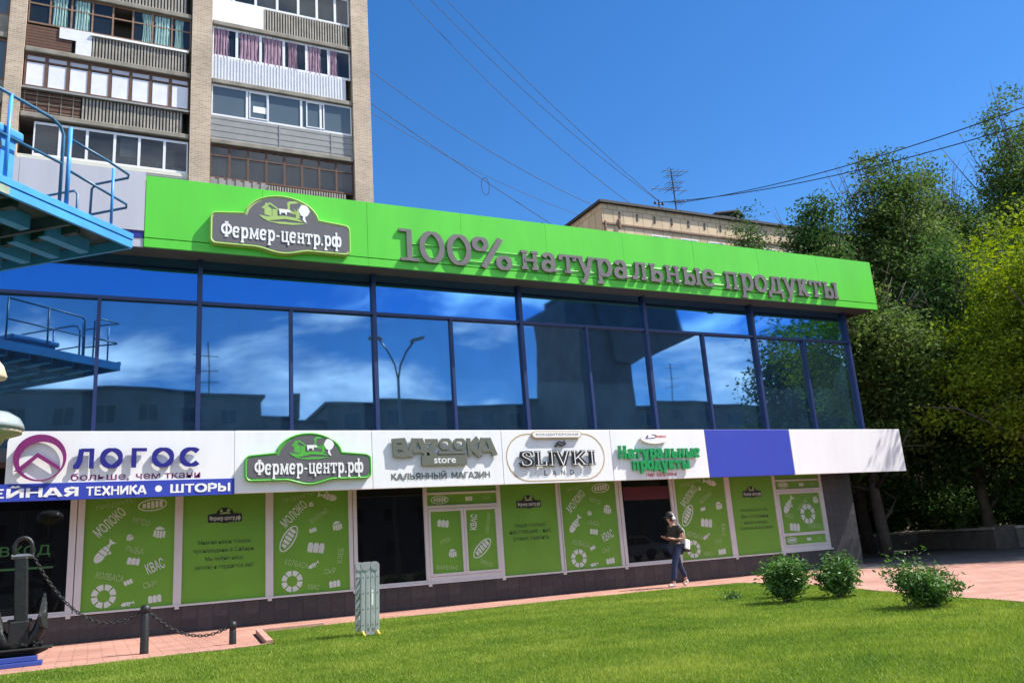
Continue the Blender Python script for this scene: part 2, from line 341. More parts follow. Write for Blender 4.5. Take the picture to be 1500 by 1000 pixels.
# ------------------------------------------------------------------ lettering: built-in sans font
_cache = {}
def glyphs(text, bold=0.0, extr=0.0, res=3):
    k = (text, bold, extr, res)
    if k in _cache: return _cache[k]
    c = bpy.data.curves.new('txt', 'FONT'); c.body = text; c.offset = bold; c.extrude = extr; c.resolution_u = res; c.fill_mode = 'BOTH'
    o = bpy.data.objects.new('txt', c); col.objects.link(o); dg = bpy.context.evaluated_depsgraph_get(); dg.update()
    me = bpy.data.meshes.new_from_object(o.evaluated_get(dg))
    V = [tuple(v.co) for v in me.vertices]; F = [tuple(p.vertices) for p in me.polygons]
    bpy.data.objects.remove(o); bpy.data.curves.remove(c); bpy.data.meshes.remove(me)
    xs = [v[0] for v in V]; ys = [v[1] for v in V]
    _cache[k] = (V, F, min(xs), max(xs), min(ys), max(ys))
    return _cache[k]
def put_text(mb, text, x0, x1, z0, z1, y, depth=0.0, bold=0.0, shear=0.0):
    V, F, a, b, c, d = glyphs(text, bold, 0.5 if depth else 0.0)
    sx = (x1-x0)/(b-a); sz = (z1-z0)/(d-c)
    mb.add([(x0+(v[0]-a)*sx+shear*(v[1]-c)*sz, y + (0.5-v[2])*depth, z0+(v[1]-c)*sz) for v in V], F)
def put_text_rot(mb, text, cx, cz, w, h, ang, y, bold=0.0):
    V, F, a, b, c, d = glyphs(text, bold, 0.0, 1); ca, sa = math.cos(R(ang)), math.sin(R(ang)); out = []
    for v in V:
        u = ((v[0]-a)/(b-a)-.5)*w; t = ((v[1]-c)/(d-c)-.5)*h
        out.append((cx+u*ca-t*sa, y, cz+u*sa+t*ca))
    mb.add(out, F)
# ------------------------------------------------------------------ lettering: own slab-serif stroke font
def arc(cx, cy, rx, ry, a0, a1, n=12): return [(cx+rx*math.cos(R(a0+(a1-a0)*i/n)), cy+ry*math.sin(R(a0+(a1-a0)*i/n))) for i in range(n+1)]
def ell(cx, cy, rx, ry, n=20): return ('c', [(cx+rx*math.cos(2*math.pi*i/n), cy+ry*math.sin(2*math.pi*i/n)) for i in range(n)])
SV, SH = 0.23, 0.14
def ln(*p): return ('o', list(p))
def st(x, y0, y1): return ln((x, y0), (x, y1))
def sf(x, y, l=.2, r=.2): y = y + (SH/2 if y < .5 and y > -.2 else (SH/2 if y < -.2 else -SH/2)); return ln((x-l, y), (x+r, y))
G = {
 'н': (1.25, [st(.32,0,1), st(.93,0,1), sf(.32,0), sf(.93,0), sf(.32,1), sf(.93,1), ln((.32,.5),(.93,.5))]),
 'а': (1.12, [ln(*([(.78,0.04),(.78,.62)]+arc(.5,.64,.28,.29,0,160,8))), ('c', [(.46+.3*math.cos(t*math.pi/7),.29+.24*math.sin(t*math.pi/7)) for t in range(14)]), ln((.78,.07),(1.02,.07))]),
 'т': (1.12, [st(.56,0,1), ln((.08,.93),(1.04,.93)), st(.13,.68,.96), st(.99,.68,.96), sf(.56,0,.24,.24)]),
 'у': (1.12, [ln((.2,.98),(.56,.08)), ln((.94,.98),(.52,-.2),(.4,-.34),(.2,-.36)), sf(.2,1), sf(.92,1)]),
 'р': (1.2, [st(.32,-.42,1), sf(.32,-.42,.22,.22), sf(.28,1,.18,.05), ell(.66,.5,.34,.43)]),
 'л': (1.22, [st(.93,0,1), ln((.5,.95),(.47,.45),(.38,.12),(.14,.09)), ln((.36,.93),(1.1,.93)), sf(.93,0)]),
 'ь': (1.08, [st(.32,0,1), ell(.6,.3,.3,.25), sf(.32,1), ln((.14,.06),(.55,.06))]),
 'ы': (1.5, [st(.32,0,1), ell(.6,.3,.28,.25), sf(.32,1), ln((.14,.06),(.55,.06)), st(1.2,0,1), sf(1.2,0), sf(1.2,1)]),
 'е': (1.05, [ln(*arc(.52,.5,.38,.44,-42,-340,18)[::-1][::-1]), ln((.16,.52),(.88,.52))]),
 'п': (1.25, [st(.32,0,1), st(.93,0,1), sf(.32,0), sf(.93,0), ln((.12,.93),(1.13,.93))]),
 'о': (1.1, [ell(.55,.5,.4,.44)]),
 'д': (1.3, [st(.95,.05,1), ln((.5,.95),(.47,.5),(.3,.08)), ln((.36,.93),(1.1,.93)), ln((.08,.07),(1.22,.07)), st(.13,-.26,.1), st(1.17,-.26,.1)]),
 'к': (1.18, [st(.32,0,1), sf(.32,0), sf(.32,1), ln((.36,.5),(.62,.6),(.78,.93),(1.0,.93)), ln((.5,.52),(.9,.05)), sf(.94,0,.14,.14)]),
 'м': (1.5, [st(.3,0,1), st(1.2,0,1), ln((.3,.97),(.75,.2),(1.2,.97)), sf(.3,0), sf(1.2,0), sf(.22,1,.12,.08), sf(1.28,1,.08,.12)]),
 'ц': (1.28, [st(.32,0,1), st(.93,0,1), sf(.32,1), sf(.93,1), ln((.3,.07),(1.2,.07)), st(1.15,-.28,.1)]),
 'ф': (1.5, [st(.75,-.42,1.38), ell(.42,.5,.27,.42), ell(1.08,.5,.27,.42), sf(.75,-.42,.22,.22), sf(.68,1.38,.12,.05)]),
 'Ф': (1.6, [st(.8,0,1.4), ell(.8,.72,.62,.42), sf(.8,0,.24,.24), ln((.56,1.33),(1.04,1.33))]),
 'Н': (1.5, [st(.36,0,1.4), st(1.14,0,1.4), sf(.36,0), sf(1.14,0), ln((.16,1.33),(.56,1.33)), ln((.94,1.33),(1.34,1.33)), ln((.36,.72),(1.14,.72))]),
 '1': (0.95, [st(.55,0,1.6), ln((.1,1.53),(.55,1.53)), ln((.15,.07),(.95,.07))]),
 '0': (1.25, [ell(.62,.8,.45,.72, 28)]),
 '%': (1.95, [ell(.4,1.22,.28,.30), ell(1.52,.34,.28,.30), ln((1.4,1.6),(.5,0))]),
 '-': (0.7, [ln((.12,.5),(.58,.5))]), '.': (0.42, [st(.2,0,.2)]), ' ': (0.62, []),
 'S': (1.15, [ln((.93,1.0),(.88,1.24),(.6,1.34),(.3,1.22),(.26,1.0),(.45,.82),(.75,.66),(.92,.44),(.86,.18),(.58,.06),(.26,.14),(.18,.42))]),
 'L': (1.1, [st(.36,0,1.4), ln((.12,1.33),(.6,1.33)), ln((.12,.07),(1.0,.07)), st(.97,.0,.4)]),
 'I': (0.75, [st(.38,0,1.4), ln((.12,1.33),(.64,1.33)), ln((.12,.07),(.64,.07))]),
 'V': (1.3, [ln((.2,1.38),(.65,.02)), ln((1.1,1.38),(.65,.02)), ln((.0,1.33),(.45,1.33)), ln((.88,1.33),(1.3,1.33))]),
 'K': (1.35, [st(.36,0,1.4), ln((.12,1.33),(.6,1.33)), ln((.12,.07),(.6,.07)), ln((.42,.6),(1.08,1.33)), ln((.62,.8),(1.12,.05)), ln((.92,1.33),(1.26,1.33)), ln((.94,.07),(1.32,.07))]),
}
def stroke(mb, kind, pts, y, depth, tf, wv, wh):
    n = len(pts); P = [Vector(p) for p in pts]; closed = kind == 'c'; L = []; Rr = []
    for i in range(n):
        if closed: d0 = P[i]-P[i-1]; d1 = P[(i+1) % n]-P[i]
        else: d0 = P[i]-P[i-1] if i else P[1]-P[0]; d1 = P[i+1]-P[i] if i < n-1 else P[-1]-P[-2]
        d0.normalize(); d1.normalize(); t = (d0+d1)
        if t.length < 1e-4: t = d1.copy()
        t.normalize(); w = (wv*abs(t.y)+wh*abs(t.x))/2
        cs = max(0.5, t.dot(d1)); nrm = Vector((-t.y, t.x))*(w/cs)
        L.append(P[i]+nrm); Rr.append(P[i]-nrm)
    f = [tf(*p) for p in L]+[tf(*p) for p in Rr]
    vs = [(x, y, z) for x, z in f]+[(x, y+depth, z) for x, z in f]; fs = []
    m = 2*n
    for i in range(n if closed else n-1):
        j = (i+1) % n
        fs.append((n+i, n+j, j, i))
        if depth:
            fs.append((m+i, m+j, m+n+j, m+n+i)); fs.append((i, j, m+j, m+i)); fs.append((n+j, n+i, m+n+i, m+n+j))
    if depth and not closed:
        fs.append((0, m, m+n, n)); e = n-1; fs.append((n+e, m+n+e, m+e, e))
    if not depth: vs = vs[:m]
    mb.add(vs, fs)
SC = {
 'Ш': (1.15, [st(.14,0,1), st(.57,0,1), st(1.0,0,1), ln((.14,.09),(1.0,.09))]), 'В': (.85, [st(.16,0,1), ln(*([(.16,.91),(.45,.91)]+arc(.45,.72,.2,.19,80,-90,7)+[(.16,.53)])), ln(*([(.16,.53),(.48,.53)]+arc(.48,.31,.23,.22,80,-90,7)+[(.16,.09)]))]),
 'Е': (.78, [st(.16,0,1), ln((.16,.91),(.7,.91)), ln((.16,.52),(.64,.52)), ln((.16,.09),(.72,.09))]), 'И': (.95, [st(.15,0,1), st(.8,0,1), ln((.18,.12),(.77,.88))]),
 'Й': (.95, [st(.15,0,1), st(.8,0,1), ln((.18,.12),(.77,.88)), ln((.28,1.22),(.47,1.12),(.67,1.22))]), 'Н': (.92, [st(.15,0,1), st(.77,0,1), ln((.15,.52),(.77,.52))]),
 'А': (.95, [ln((.08,0),(.45,.98)), ln((.87,0),(.49,.98)), ln((.22,.28),(.73,.28))]), 'Я': (.88, [st(.72,0,1), ln(*([(.72,.91),(.42,.91)]+arc(.42,.69,.23,.22,90,270,8)+[(.72,.47)])), ln((.5,.47),(.16,.02))]),
 'Т': (.82, [st(.41,0,1), ln((.03,.91),(.79,.91))]), 'Х': (.88, [ln((.08,0),(.8,1)), ln((.8,0),(.08,1))]), 'К': (.88, [st(.16,0,1), ln((.2,.5),(.78,1)), ln((.34,.6),(.82,0))]),
 'О': (1.02, [ell(.51,.5,.4,.42,24)]), 'Р': (.82, [st(.16,0,1), ln(*([(.16,.91),(.46,.91)]+arc(.46,.67,.24,.24,90,-90,8)+[(.16,.43)]))]),
 'Ь': (.8, [st(.16,0,1), ln(*([(.16,.55),(.44,.55)]+arc(.44,.32,.23,.23,90,-90,8)+[(.16,.09)]))]), 'Ы': (1.12, [st(.16,0,1), ln(*([(.16,.55),(.42,.55)]+arc(.42,.32,.22,.23,90,-90,8)+[(.16,.09)])), st(.97,0,1)]),
 'Л': (.92, [st(.77,0,1), ln((.77,.91),(.32,.91)), ln((.34,.96),(.28,.35),(.16,.09),(.03,.09))]), 'Г': (.7, [st(.16,0,1), ln((.16,.91),(.68,.91))]), 'С': (.92, [ln(*arc(.5,.5,.4,.42,42,318,18))]),
 'М': (1.1, [st(.15,0,1), st(.95,0,1), ln((.18,.95),(.55,.22),(.92,.95))]), 'З': (.8, [ln((.12,.80),(.22,.9),(.42,.92),(.62,.84),(.64,.68),(.5,.55),(.3,.53)), ln((.3,.53),(.55,.5),(.70,.35),(.64,.15),(.42,.07),(.2,.1),(.1,.22))]), ' ': (.5, []),
}
def sans(text, x0, x1, z0, z1, y, depth, mt, parent, name='letter', w=.2, wh=.17):
    global G
    keep = G; G = SC
    try: slab(text, x0, x1, z0, z1-z0, y, depth, mt, parent, name, w, wh)
    finally: G = keep
def slab(text, x0, x1, z0, xh, y, depth, mt, parent, name='letter', wv=SV, wh=SH, single=None, gapscale=1.0, shear=0.0, zfn=None, merge=False):
    tot = sum(G[c][0] for c in text); sx = (x1-x0)/tot; x = x0; big = MB(); k = 0
    for ch in text:
        adv, strokes = G[ch]
        if strokes:
            mb = big if merge else MB(); tf = lambda u, v, x=x: (x+u*sx+shear*v*xh, z0+v*xh+(zfn(x) if zfn else 0))
            ws = sx/xh if sx/xh > 0 else 1
            for q, (kd, pts) in enumerate(strokes): stroke(mb, kd, pts, y - 0.0012*((q+k) % 9), depth, tf, wv, wh)
            if not merge: mb.build(name, mt, parent)
        x += adv*sx; k += 3
    if merge: return big.build(name, mt, parent)

# ------------------------------------------------------------------ ground
YW = 18.62     # plane of the shop windows
ZG = 0.0
g = MB(); g.add([(-400,-400,-0.06),(600,-400,-0.06),(600,900,-0.06),(-400,900,-0.06)], [(0,1,2,3)])
tag(g.build('ground', M['soil']), kind='structure')
pv = MB()
pvp = [(-12,18.9),(-12,13.45),(0.69,13.3),(2.33,13.5),(2.62,16.1),(5,16.14),(8.6,16.25),(12,16.15),(13.4,15.75),(13.5,14.4),(12.8,12.4),(11.96,10.6),(11.2,8.6),(10.6,7.0),(10.0,4.0),(9.8,-3),(45,-3),(40,9),(31,19),(31,24),(20.0,24),(20.0,18.9)]
pv.add([(x,y,0.0) for x,y in pvp[::-1]], [tuple(range(len(pvp)))[::-1]] if False else [tuple(range(len(pvp)))])
o = pv.build('pavement', M['pink']); tag(o, kind='structure')
if o.data.polygons[0].normal.z < 0: o.data.flip_normals()
rd = MB(); rp = [(26,24),(17.5,18.2),(18.6,15.6),(20.5,13.4),(24,12.4),(34,13.0),(45,22),(36,32),(28,32)]
rd.add([(x,y,0.005) for x,y in rp], [tuple(range(len(rp)))]); o = rd.build('path', M['asphalt']); tag(o, kind='structure')
if o.data.polygons[0].normal.z < 0: o.data.flip_normals()
st_ = MB(); st_.add([(-80,-22,-0.03),(90,-22,-0.03),(90,-6.5,-0.03),(-80,-6.5,-0.03)], [(0,1,2,3)]); tag(st_.build('road', M['asphalt']), kind='structure')
lawn = [(-12,-5),(9.5,-5),(9.8,4.0),(10.45,7.0),(11.05,8.6),(11.82,10.6),(12.66,12.4),(13.35,14.4),(13.25,15.62),(12,16.02),(8.6,16.12),(5,16.02),(2.78,15.98),(2.5,13.38),(0.69,13.17),(-12,13.32)]
lw = MB(); lw.add([(x,y,0.008) for x,y in lawn], [tuple(range(len(lawn)))]); o = lw.build('lawn', M['lawnbase']); tag(o, kind='structure')
if o.data.polygons[0].normal.z < 0: o.data.flip_normals()
# kerb: single stones between lawn and paving, each a part
kerb = empty('kerb', (2.5, 14, 0), 'low pink concrete kerb along the edge of the lawn', 'kerb')
def resample(pts, step):
    out = []
    for i in range(len(pts)-1):
        a = Vector(pts[i]); b = Vector(pts[i+1]); k = max(1, round((b-a).length/step))
        for j in range(k): out.append((a.lerp(b, j/k), a.lerp(b, (j+1)/k)))
    return out
kl = [(-12,13.37,0),(0.69,13.22,0),(2.42,13.43,0),(2.70,16.04,0),(5,16.07,0),(8.6,16.18,0),(12,16.08,0),(13.3,15.68,0),(13.42,14.4,0),(12.72,12.4,0),(11.88,10.6,0),(11.12,8.6,0),(10.52,7.0,0),(9.88,4.0,0)]
for a, b in resample(kl, 0.98):
    d = (b-a).normalized(); n = Vector((-d.y, d.x, 0)); k = MB()
    hgt = 0.075 if (a.x < 2.9 and a.y < 16.1 and a.x > 2.3) else 0.035
    k.obox(a+d*0.004-n*0.05+Vector((0,0,-0.1)), (b-a)-d*0.008, n*0.1, (0,0,0.1+hgt+rnd.uniform(-.004,.004)))
    k.build('kerb_stone', M['kerb'], kerb)

# ------------------------------------------------------------------ grass blades
def inpoly(x, y, poly):
    c = np.zeros(x.shape, bool); n = len(poly)
    for i in range(n):
        x1, y1 = poly[i]; x2, y2 = poly[(i+1) % n]
        cond = ((y1 > y) != (y2 > y)) & (x < (x2-x1)*(y-y1)/(y2-y1+1e-9)+x1)
        c ^= cond
    return c
def visible(x, y, z=0.0, pad=60):
    dx, dy, dz = x, y, z-1.1
    px = RIGHT.x*dx+RIGHT.y*dy+RIGHT.z*dz; py = DOWN.x*dx+DOWN.y*dy+DOWN.z*dz; pz = FWD.x*dx+FWD.y*dy+FWD.z*dz
    u = 750+1227.7*px/np.maximum(pz, .1); v = 500+1227.7*py/np.maximum(pz, .1)
    return (pz > 0.5) & (u > -pad) & (u < 1500+pad) & (v < 1000+pad+40)
def grass():
    X = nr.uniform(-4, 14, 4200000); Y = nr.uniform(3, 16.3, 4200000)
    dist = np.hypot(X, Y)
    keep = inpoly(X, Y, lawn) & visible(X, Y) & (nr.uniform(0, 1, X.size) < np.clip(7.0/dist, 0.3, 1)**1.2)
    X = X[keep]; Y = Y[keep]; n = min(X.size, 760000); X = X[:n]; Y = Y[:n]
    ang = nr.uniform(0, 2*np.pi, n)
    pat = 0.5+0.22*np.sin(X*1.3+2*np.sin(Y*.9))*np.sin(Y*1.7+1.5*np.sin(X*.7))+.16*np.sin(X*4.3+2*np.sin(Y*3.1))*np.sin(Y*5.2+1.7*np.sin(X*2.9))+.12*np.sin(X*11+3*np.sin(Y*7))*np.sin(Y*13+2*np.sin(X*9))
    h = nr.uniform(.022, .05, n)*(0.5+1.0*pat); w = nr.uniform(.0035, .0065, n)*np.clip(np.hypot(X, Y)/9, 1, 2)
    lx = nr.normal(0, .022, n); ly = nr.normal(0, .022, n)
    V = np.zeros((n, 3, 3)); ca = np.cos(ang)*w; sa = np.sin(ang)*w
    V[:, 0] = np.stack([X-ca, Y-sa, np.full(n, .006)], 1); V[:, 1] = np.stack([X+ca, Y+sa, np.full(n, .006)], 1); V[:, 2] = np.stack([X+lx, Y+ly, h+.006], 1)
    t = np.repeat(np.clip(nr.normal(.5, .22, n)+(pat-.5)*.8, 0, 1), 3)
    return npmesh('grass', V.reshape(-1, 3), np.arange(3*n).reshape(-1, 3), M['grass'], 3, t)
M['grass'] = leafmat('grass_blade', (0.075, 0.15, 0.02), (0.19, 0.285, 0.038), (0.39, 0.43, 0.085), 0.35, 0.6, .15, nscale=0.7)
tag(link('grass', grass()), kind='stuff', label='short mown sunlit lawn grass in front of the shops', cat='grass')

# ------------------------------------------------------------------ the shop building
shop = empty('shop_building', (10, 18.6, 0), 'two storey shop building with blue mirror glass upper floor and bright green fascia', 'shop')
XL, XR = -9.0, 20.98
b = MB(); b.box(XL, 20.5, 18.72, 31, 0, 3.45); b.box(XL, 20.95, 18.33, 31, 3.45, 8.5); b.build('wall', M['room'], shop)
b = MB(); b.box(XL, 21.6, 17.66, 18.58, 3.30, 3.44); b.build('shade_slab', M['soffit'], shop)  # unseen slab behind the sign boards, added to keep sun off the storefront
b = MB(); b.box(XL, 21.66, 17.58, 31.2, 8.5, 8.62); b.build('roof', M['roofdark'], shop)
b = MB(); b.box(XL, 21.6, 17.60, 18.24, 7.64, 7.70); b.build('soffit', M['soffit'], shop)
b = MB(); b.box(XL, XR, 18.16, 18.33, 7.66, 8.5); b.box(XL, XR, 18.14, 18.33, 3.45, 3.62); b.build('header_rail', M['header'], shop)
# parapet backing and fascia panels
def fascia(x0, x1, n, mt_main, spans):
    w = (x1-x0)/n
    for i in range(n):
        for (z0, z1, y, m) in spans:
            k = MB(); j = rnd.uniform(-.002, .002)
            k.box(x0+i*w+.003, x0+(i+1)*w-.003, y+j, y+.06, z0, z1)
            k.build('fascia_panel', m, shop)
fascia(0.66, 21.72, 9, None, [(7.795, 9.15, 17.47, M['green']), (7.59, 7.775, 17.474, M['green'])])
fascia(-8.4, 0.655, 4, None, [(7.93, 9.22, 17.47, M['fgrey']), (7.78, 7.925, 17.49, M['navy']), (7.59, 7.775, 17.50, M['fgrey'])])
b = MB(); b.box(-8.4, 21.66, 17.54, 17.64, 7.60, 9.08); b.box(21.60, 21.70, 17.6, 20, 7.62, 9.08); b.build('fascia_backing', M['soffit'], shop)
# mirror glazing, 3.8 m bays split below the transom
BX = [1.82+3.83*k for k in range(-3, 6)]
BX[-1] = 20.95
for i, x in enumerate(BX):
    k = MB(); k.box(x-.045, x+.045, 18.10, 18.28, 3.5, 7.72); k.build('mullion', M['mullion'], shop)
for i in range(len(BX)-1):
    xa, xb = BX[i]+.05, BX[i+1]-.05; xm = (xa+xb)/2
    k = MB(); k.box(xa-.004, xb+.004, 18.115, 18.28, 6.635, 6.705); k.build('transom', M['mullion'], shop)
    k = MB(); k.box(xm-.035, xm+.035, 18.12, 18.28, 3.5, 6.633); k.build('mullion', M['mullion'], shop)
    for (p, q, z0, z1, mm) in ((xa, xm-.036, 3.62, 6.634, 'glass_blue'), (xm+.036, xb, 3.62, 6.634, 'glass_blue'), (xa, xb, 6.706, 7.659, 'glass_blue_up')):
        k = MB(); dy = rnd.uniform(-.010, .010); dz = rnd.uniform(-.009, .009)
        k.add([(p,18.2-dy,z0),(q,18.2+dy,z0),(q,18.2+dy+dz,z1),(p,18.2-dy+dz,z1)], [(0,1,2,3)])
        k.add([(p,18.215-dy,z0),(p,18.215-dy+dz,z1),(q,18.215+dy+dz,z1),(q,18.215+dy,z0)], [(0,1,2,3)])
        k.build('glass_pane', M[mm], shop)
# plinth and end pier tiles
b = MB(); b.box(-6, 20.53, 18.612, 18.70, 0, 0.50); b.box(19.36, 20.53, 18.612, 18.70, 0.5, 3.3); b.box(20.49, 20.53, 18.70, 31, 0, 3.3); b.build('plinth_core', M['grout'], shop)
TM = []
for mm in ('tile', 'tile2', 'tile3'):
    k = MB(); k.box(.002, .298, 0, .01, .002, .238); TM.append(k.mesh('plinth_tile', M[mm]))
for i in range(88):
    for j in range(2):
        inst('plinth_tile', rnd.choice(TM), (-5.86+.3*i, 18.600+rnd.uniform(0, .003), .005+.24*j), shop)
for i in range(4):
    for j in range(2, 13):
        inst('plinth_tile', rnd.choice(TM), (19.34+.3*i, 18.600+rnd.uniform(0, .003), .005+.24*j), shop)
# storefront
ZS, ZT = 0.53, 3.28
def frame_bar(x0, x1, z0=ZS, z1=ZT, y0=18.60, name='window_post', parent=shop, m='frame'):
    k = MB(); k.box(x0, x1, y0, 18.70, z0, z1); o = k.build(name, M[m], parent); bevel(o, .006, 1); return o
for (x0, x1) in ((-.42,-.30),(-.285,-.16),(1.475,1.63),(3.27,3.43),(5.06,5.15),(5.165,5.25),(6.83,6.92),(8.70,8.80),(10.34,10.42),(10.435,10.47),(12.10,12.19),(12.205,12.30),(13.83,13.92),(13.935,14.0),(15.70,15.88),(17.46,17.56),(19.27,19.36)):
    frame_bar(x0, x1)
frame_bar(-4.2, -4.08); frame_bar(-2.4, -2.3)
# sill strip in lengths
SX = [-6,-.36,1.55,3.35,5.16,6.9,8.75,10.4,12.2,13.9,15.8,17.5,19.4]
for a_, b_ in zip(SX[:-1], SX[1:]):
    k = MB(); k.box(a_+.002, b_-.002, 18.565, 18.64, .497, .535); k.build('sill', M['frame'], shop)
    if a_ > -5:
        k = MB(); k.box(a_-.04, a_+.04, 18.56, 18.60, .45, .497); k.build('sill_bracket', M['frame'], shop)
# doodles printed on the film
def rot(pts, cx, cz, s, ang):
    ca, sa = math.cos(R(ang)), math.sin(R(ang)); return [(cx+s*(x*ca-z*sa), cz+s*(x*sa+z*ca)) for x, z in pts]
def d_ring(mb, cx, cz, s, y, sx=1):
    for i in range(8):
        a0 = i*45+4; a1 = a0+36; o = arc(0, 0, 1, 1, a0, a1, 4); n = arc(0, 0, .52, .52, a1, a0, 4)
        mb.flat([(cx+x*s*sx, cz+z*s) for x, z in o+n], y)
def d_fish(mb, cx, cz, s, ang, y):
    mb.flat(rot(arc(-.45, 0, .55, .33, 70, 290, 10), cx, cz, s, ang), y)
    mb.flat(rot([(-.2,-.33),(.1,-.3),(.1,.3),(-.2,.33)], cx, cz, s, ang), y); mb.flat(rot([(.16,-.28),(.42,-.2),(.42,.2),(.16,.28)], cx, cz, s, ang), y)
    mb.flat(rot([(.47,-.14),(.72,-.04),(1.05,-.32),(1.0,0),(1.05,.34),(.72,.08),(.47,.16)], cx, cz, s, ang), y); mb.flat(rot([(0,-.36),(.34,-.32),(.2,-.55)], cx, cz, s, ang), y)
def d_bread(mb, cx, cz, s, ang, y):
    for i in range(3):
        x = -.75+i*.5; mb.flat(rot([(x,-.4),(x+.43,-.42),(x+.46,.2),(x+.38,.42),(x+.1,.44),(x-.02,.2)], cx, cz, s, ang), y)
def d_loaf(mb, cx, cz, s, ang, y):
    stroke(mb, 'c', [(cx+s*(x*math.cos(R(ang))-z*math.sin(R(ang))), cz+s*(x*math.sin(R(ang))+z*math.cos(R(ang)))) for x, z in arc(0, 0, 1, .42, 0, 345, 22)], y, 0, lambda u, v: (u, v), s*.07, s*.07)
    for i in range(5):
        x = -.72+i*.3; h = .28*math.sqrt(max(.1, 1-(x*1.05)**2)); mb.flat(rot([(x,-h*.8),(x+.22,-h*.9),(x+.26,h),(x+.04,h)], cx, cz, s, ang), y)
def d_jar(mb, cx, cz, s, ang, y):
    mb.flat(rot([(-.5,.55),(-.1,.75),(.4,.6),(.45,.42),(-.5,.35)], cx, cz, s, ang), y)
    for i in range(4):
        x = -.62+i*.32; mb.flat(rot([(x,-.5+.1*abs(i-1.5)),(x+.25,-.6+.1*abs(i-1.5)),(x+.26,.3),(x,.28)], cx, cz, s, ang), y)
def doodle(kind, x0, x1, z0, z1, parent):
    w = x1-x0; h = z1-z0; y = 18.634; U = lambda u: x0+u*w; Z = lambda v: z0+v*h
    s = w*.5
    def one(fn, which, *a):
        mb = MB(); fn(mb, *a); mb.build('film_print' if which == 'P' else 'film_word', M['print'] if which == 'P' else M['print2'], parent)
    if kind in 'AB':
        one(put_text_rot, 'D', 'ПРОДУКТЫ', U(.33), Z(.80), s*.85, s*.13, 12, y)
        one(put_text_rot, 'P', 'МОЛОКО', U(.27), Z(.665), s*.80, s*.25, 44, y, .012)
        one(put_text_rot, 'D', 'КОЛБАСА', U(.3), Z(.25), s*.62, s*.15, -14, y, .008)
        one(d_ring, 'P', U(.24), Z(.11), s*.27, y); one(put_text_rot, 'D', 'СЫР', U(.74), Z(.17), s*.3, s*.15, 4, y, .008)
        one(d_bread, 'P', U(.8), Z(.06), s*.20, 5, y)
    if kind == 'A':
        one(d_loaf, 'P', U(.74), Z(.785), s*.32, 6, y); one(put_text_rot, 'D', 'МЯСО', U(.62), Z(.66), s*.4, s*.14, -20, y, .008)
        one(d_jar, 'P', U(.83), Z(.56), s*.22, -8, y); one(d_fish, 'P', U(.22), Z(.44), s*.30, 52, y)
        one(put_text_rot, 'D', 'РЫБА', U(.56), Z(.44), s*.4, s*.15, -12, y, .008); one(put_text_rot, 'P', 'КВАС', U(.79), Z(.31), s*.42, s*.26, 22, y, .012); one(d_bread, 'P', U(.55), Z(.355), s*.19, -10, y)
    if kind == 'B':
        one(d_fish, 'P', U(.72), Z(.80), s*.26, 165, y); one(put_text_rot, 'D', 'ВАРЕНЬЕ', U(.6), Z(.64), s*.55, s*.14, 32, y, .008)
        one(d_jar, 'P', U(.85), Z(.54), s*.2, 10, y); one(d_loaf, 'P', U(.2), Z(.46), s*.36, 58, y); one(d_bread, 'P', U(.56), Z(.37), s*.3, -8, y)
        one(put_text_rot, 'D', 'ХЛЕБ', U(.88), Z(.29), s*.4, s*.14, 82, y, .008)
    if kind == 'A':
        one(d_jar, 'P', U(.50), Z(.535), s*.12, 12, y); one(d_bread, 'P', U(.50), Z(.20), s*.13, 20, y); one(d_fish, 'P', U(.50), Z(.04), s*.14, 10, y)
    if kind == 'B':
        one(d_bread, 'P', U(.52), Z(.52), s*.13, 14, y); one(d_fish, 'P', U(.52), Z(.23), s*.15, 30, y); one(put_text_rot, 'D', 'КВАС', U(.52), Z(.05), s*.3, s*.13, -8, y, .008); one(d_jar, 'P', U(.50), Z(.735), s*.10, 0, y)
    if kind == 'C':
        one(d_bread, 'P', U(.42), Z(.80), s*.5, -8, y); one(put_text_rot, 'D', 'ХЛЕБ', U(.45), Z(.52), s*.7, s*.22, 14, y, .008); one(d_jar, 'P', U(.68), Z(.30), s*.40, 0, y); one(put_text_rot, 'D', 'ВАРЕНЬЕ', U(.48), Z(.09), s*1.35, s*.24, -4, y, .008)
    if kind == 'D':
        one(put_text_rot, 'P', 'КВАС', U(.26), Z(.80), s*.95, s*.45, 84, y, .03); one(put_text_rot, 'D', 'ОВОЩИ', U(.75), Z(.76), s*1.2, s*.25, 80, y, .008); one(d_loaf, 'P', U(.5), Z(.36), s*.75, 42, y); one(put_text_rot, 'D', 'МЯСО', U(.62), Z(.11), s*.8, s*.25, -22, y, .008)
    if kind == 'E':
        one(d_fish, 'P', U(.22), Z(.72), s*.36, 50, y); one(put_text_rot, 'D', 'ПЕЛЬМЕНИ', U(.55), Z(.70), s*.6, s*.15, 36, y, .008); one(d_ring, 'P', U(.66), Z(.46), s*.36, y); one(put_text_rot, 'D', 'РЫБА', U(.2), Z(.44), s*.4, s*.16, -10, y, .008)
        one(d_bread, 'P', U(.3), Z(.14), s*.32, -6, y); one(put_text_rot, 'D', 'КОЛБАСА', U(.78), Z(.14), s*.6, s*.16, 0, y, .008); one(d_jar, 'P', U(.9), Z(.80), s*.2, 0, y)
    if kind == 'F':
        one(d_bread, 'P', U(.60), Z(.5), min(s*.14, h*.9), 0, y); one(d_loaf, 'P', U(.18), Z(.5), min(s*.24, h*.9), 0, y); one(put_text_rot, 'D', 'СЫР', U(.85), Z(.5), s*.22, h*.35, 0, y)
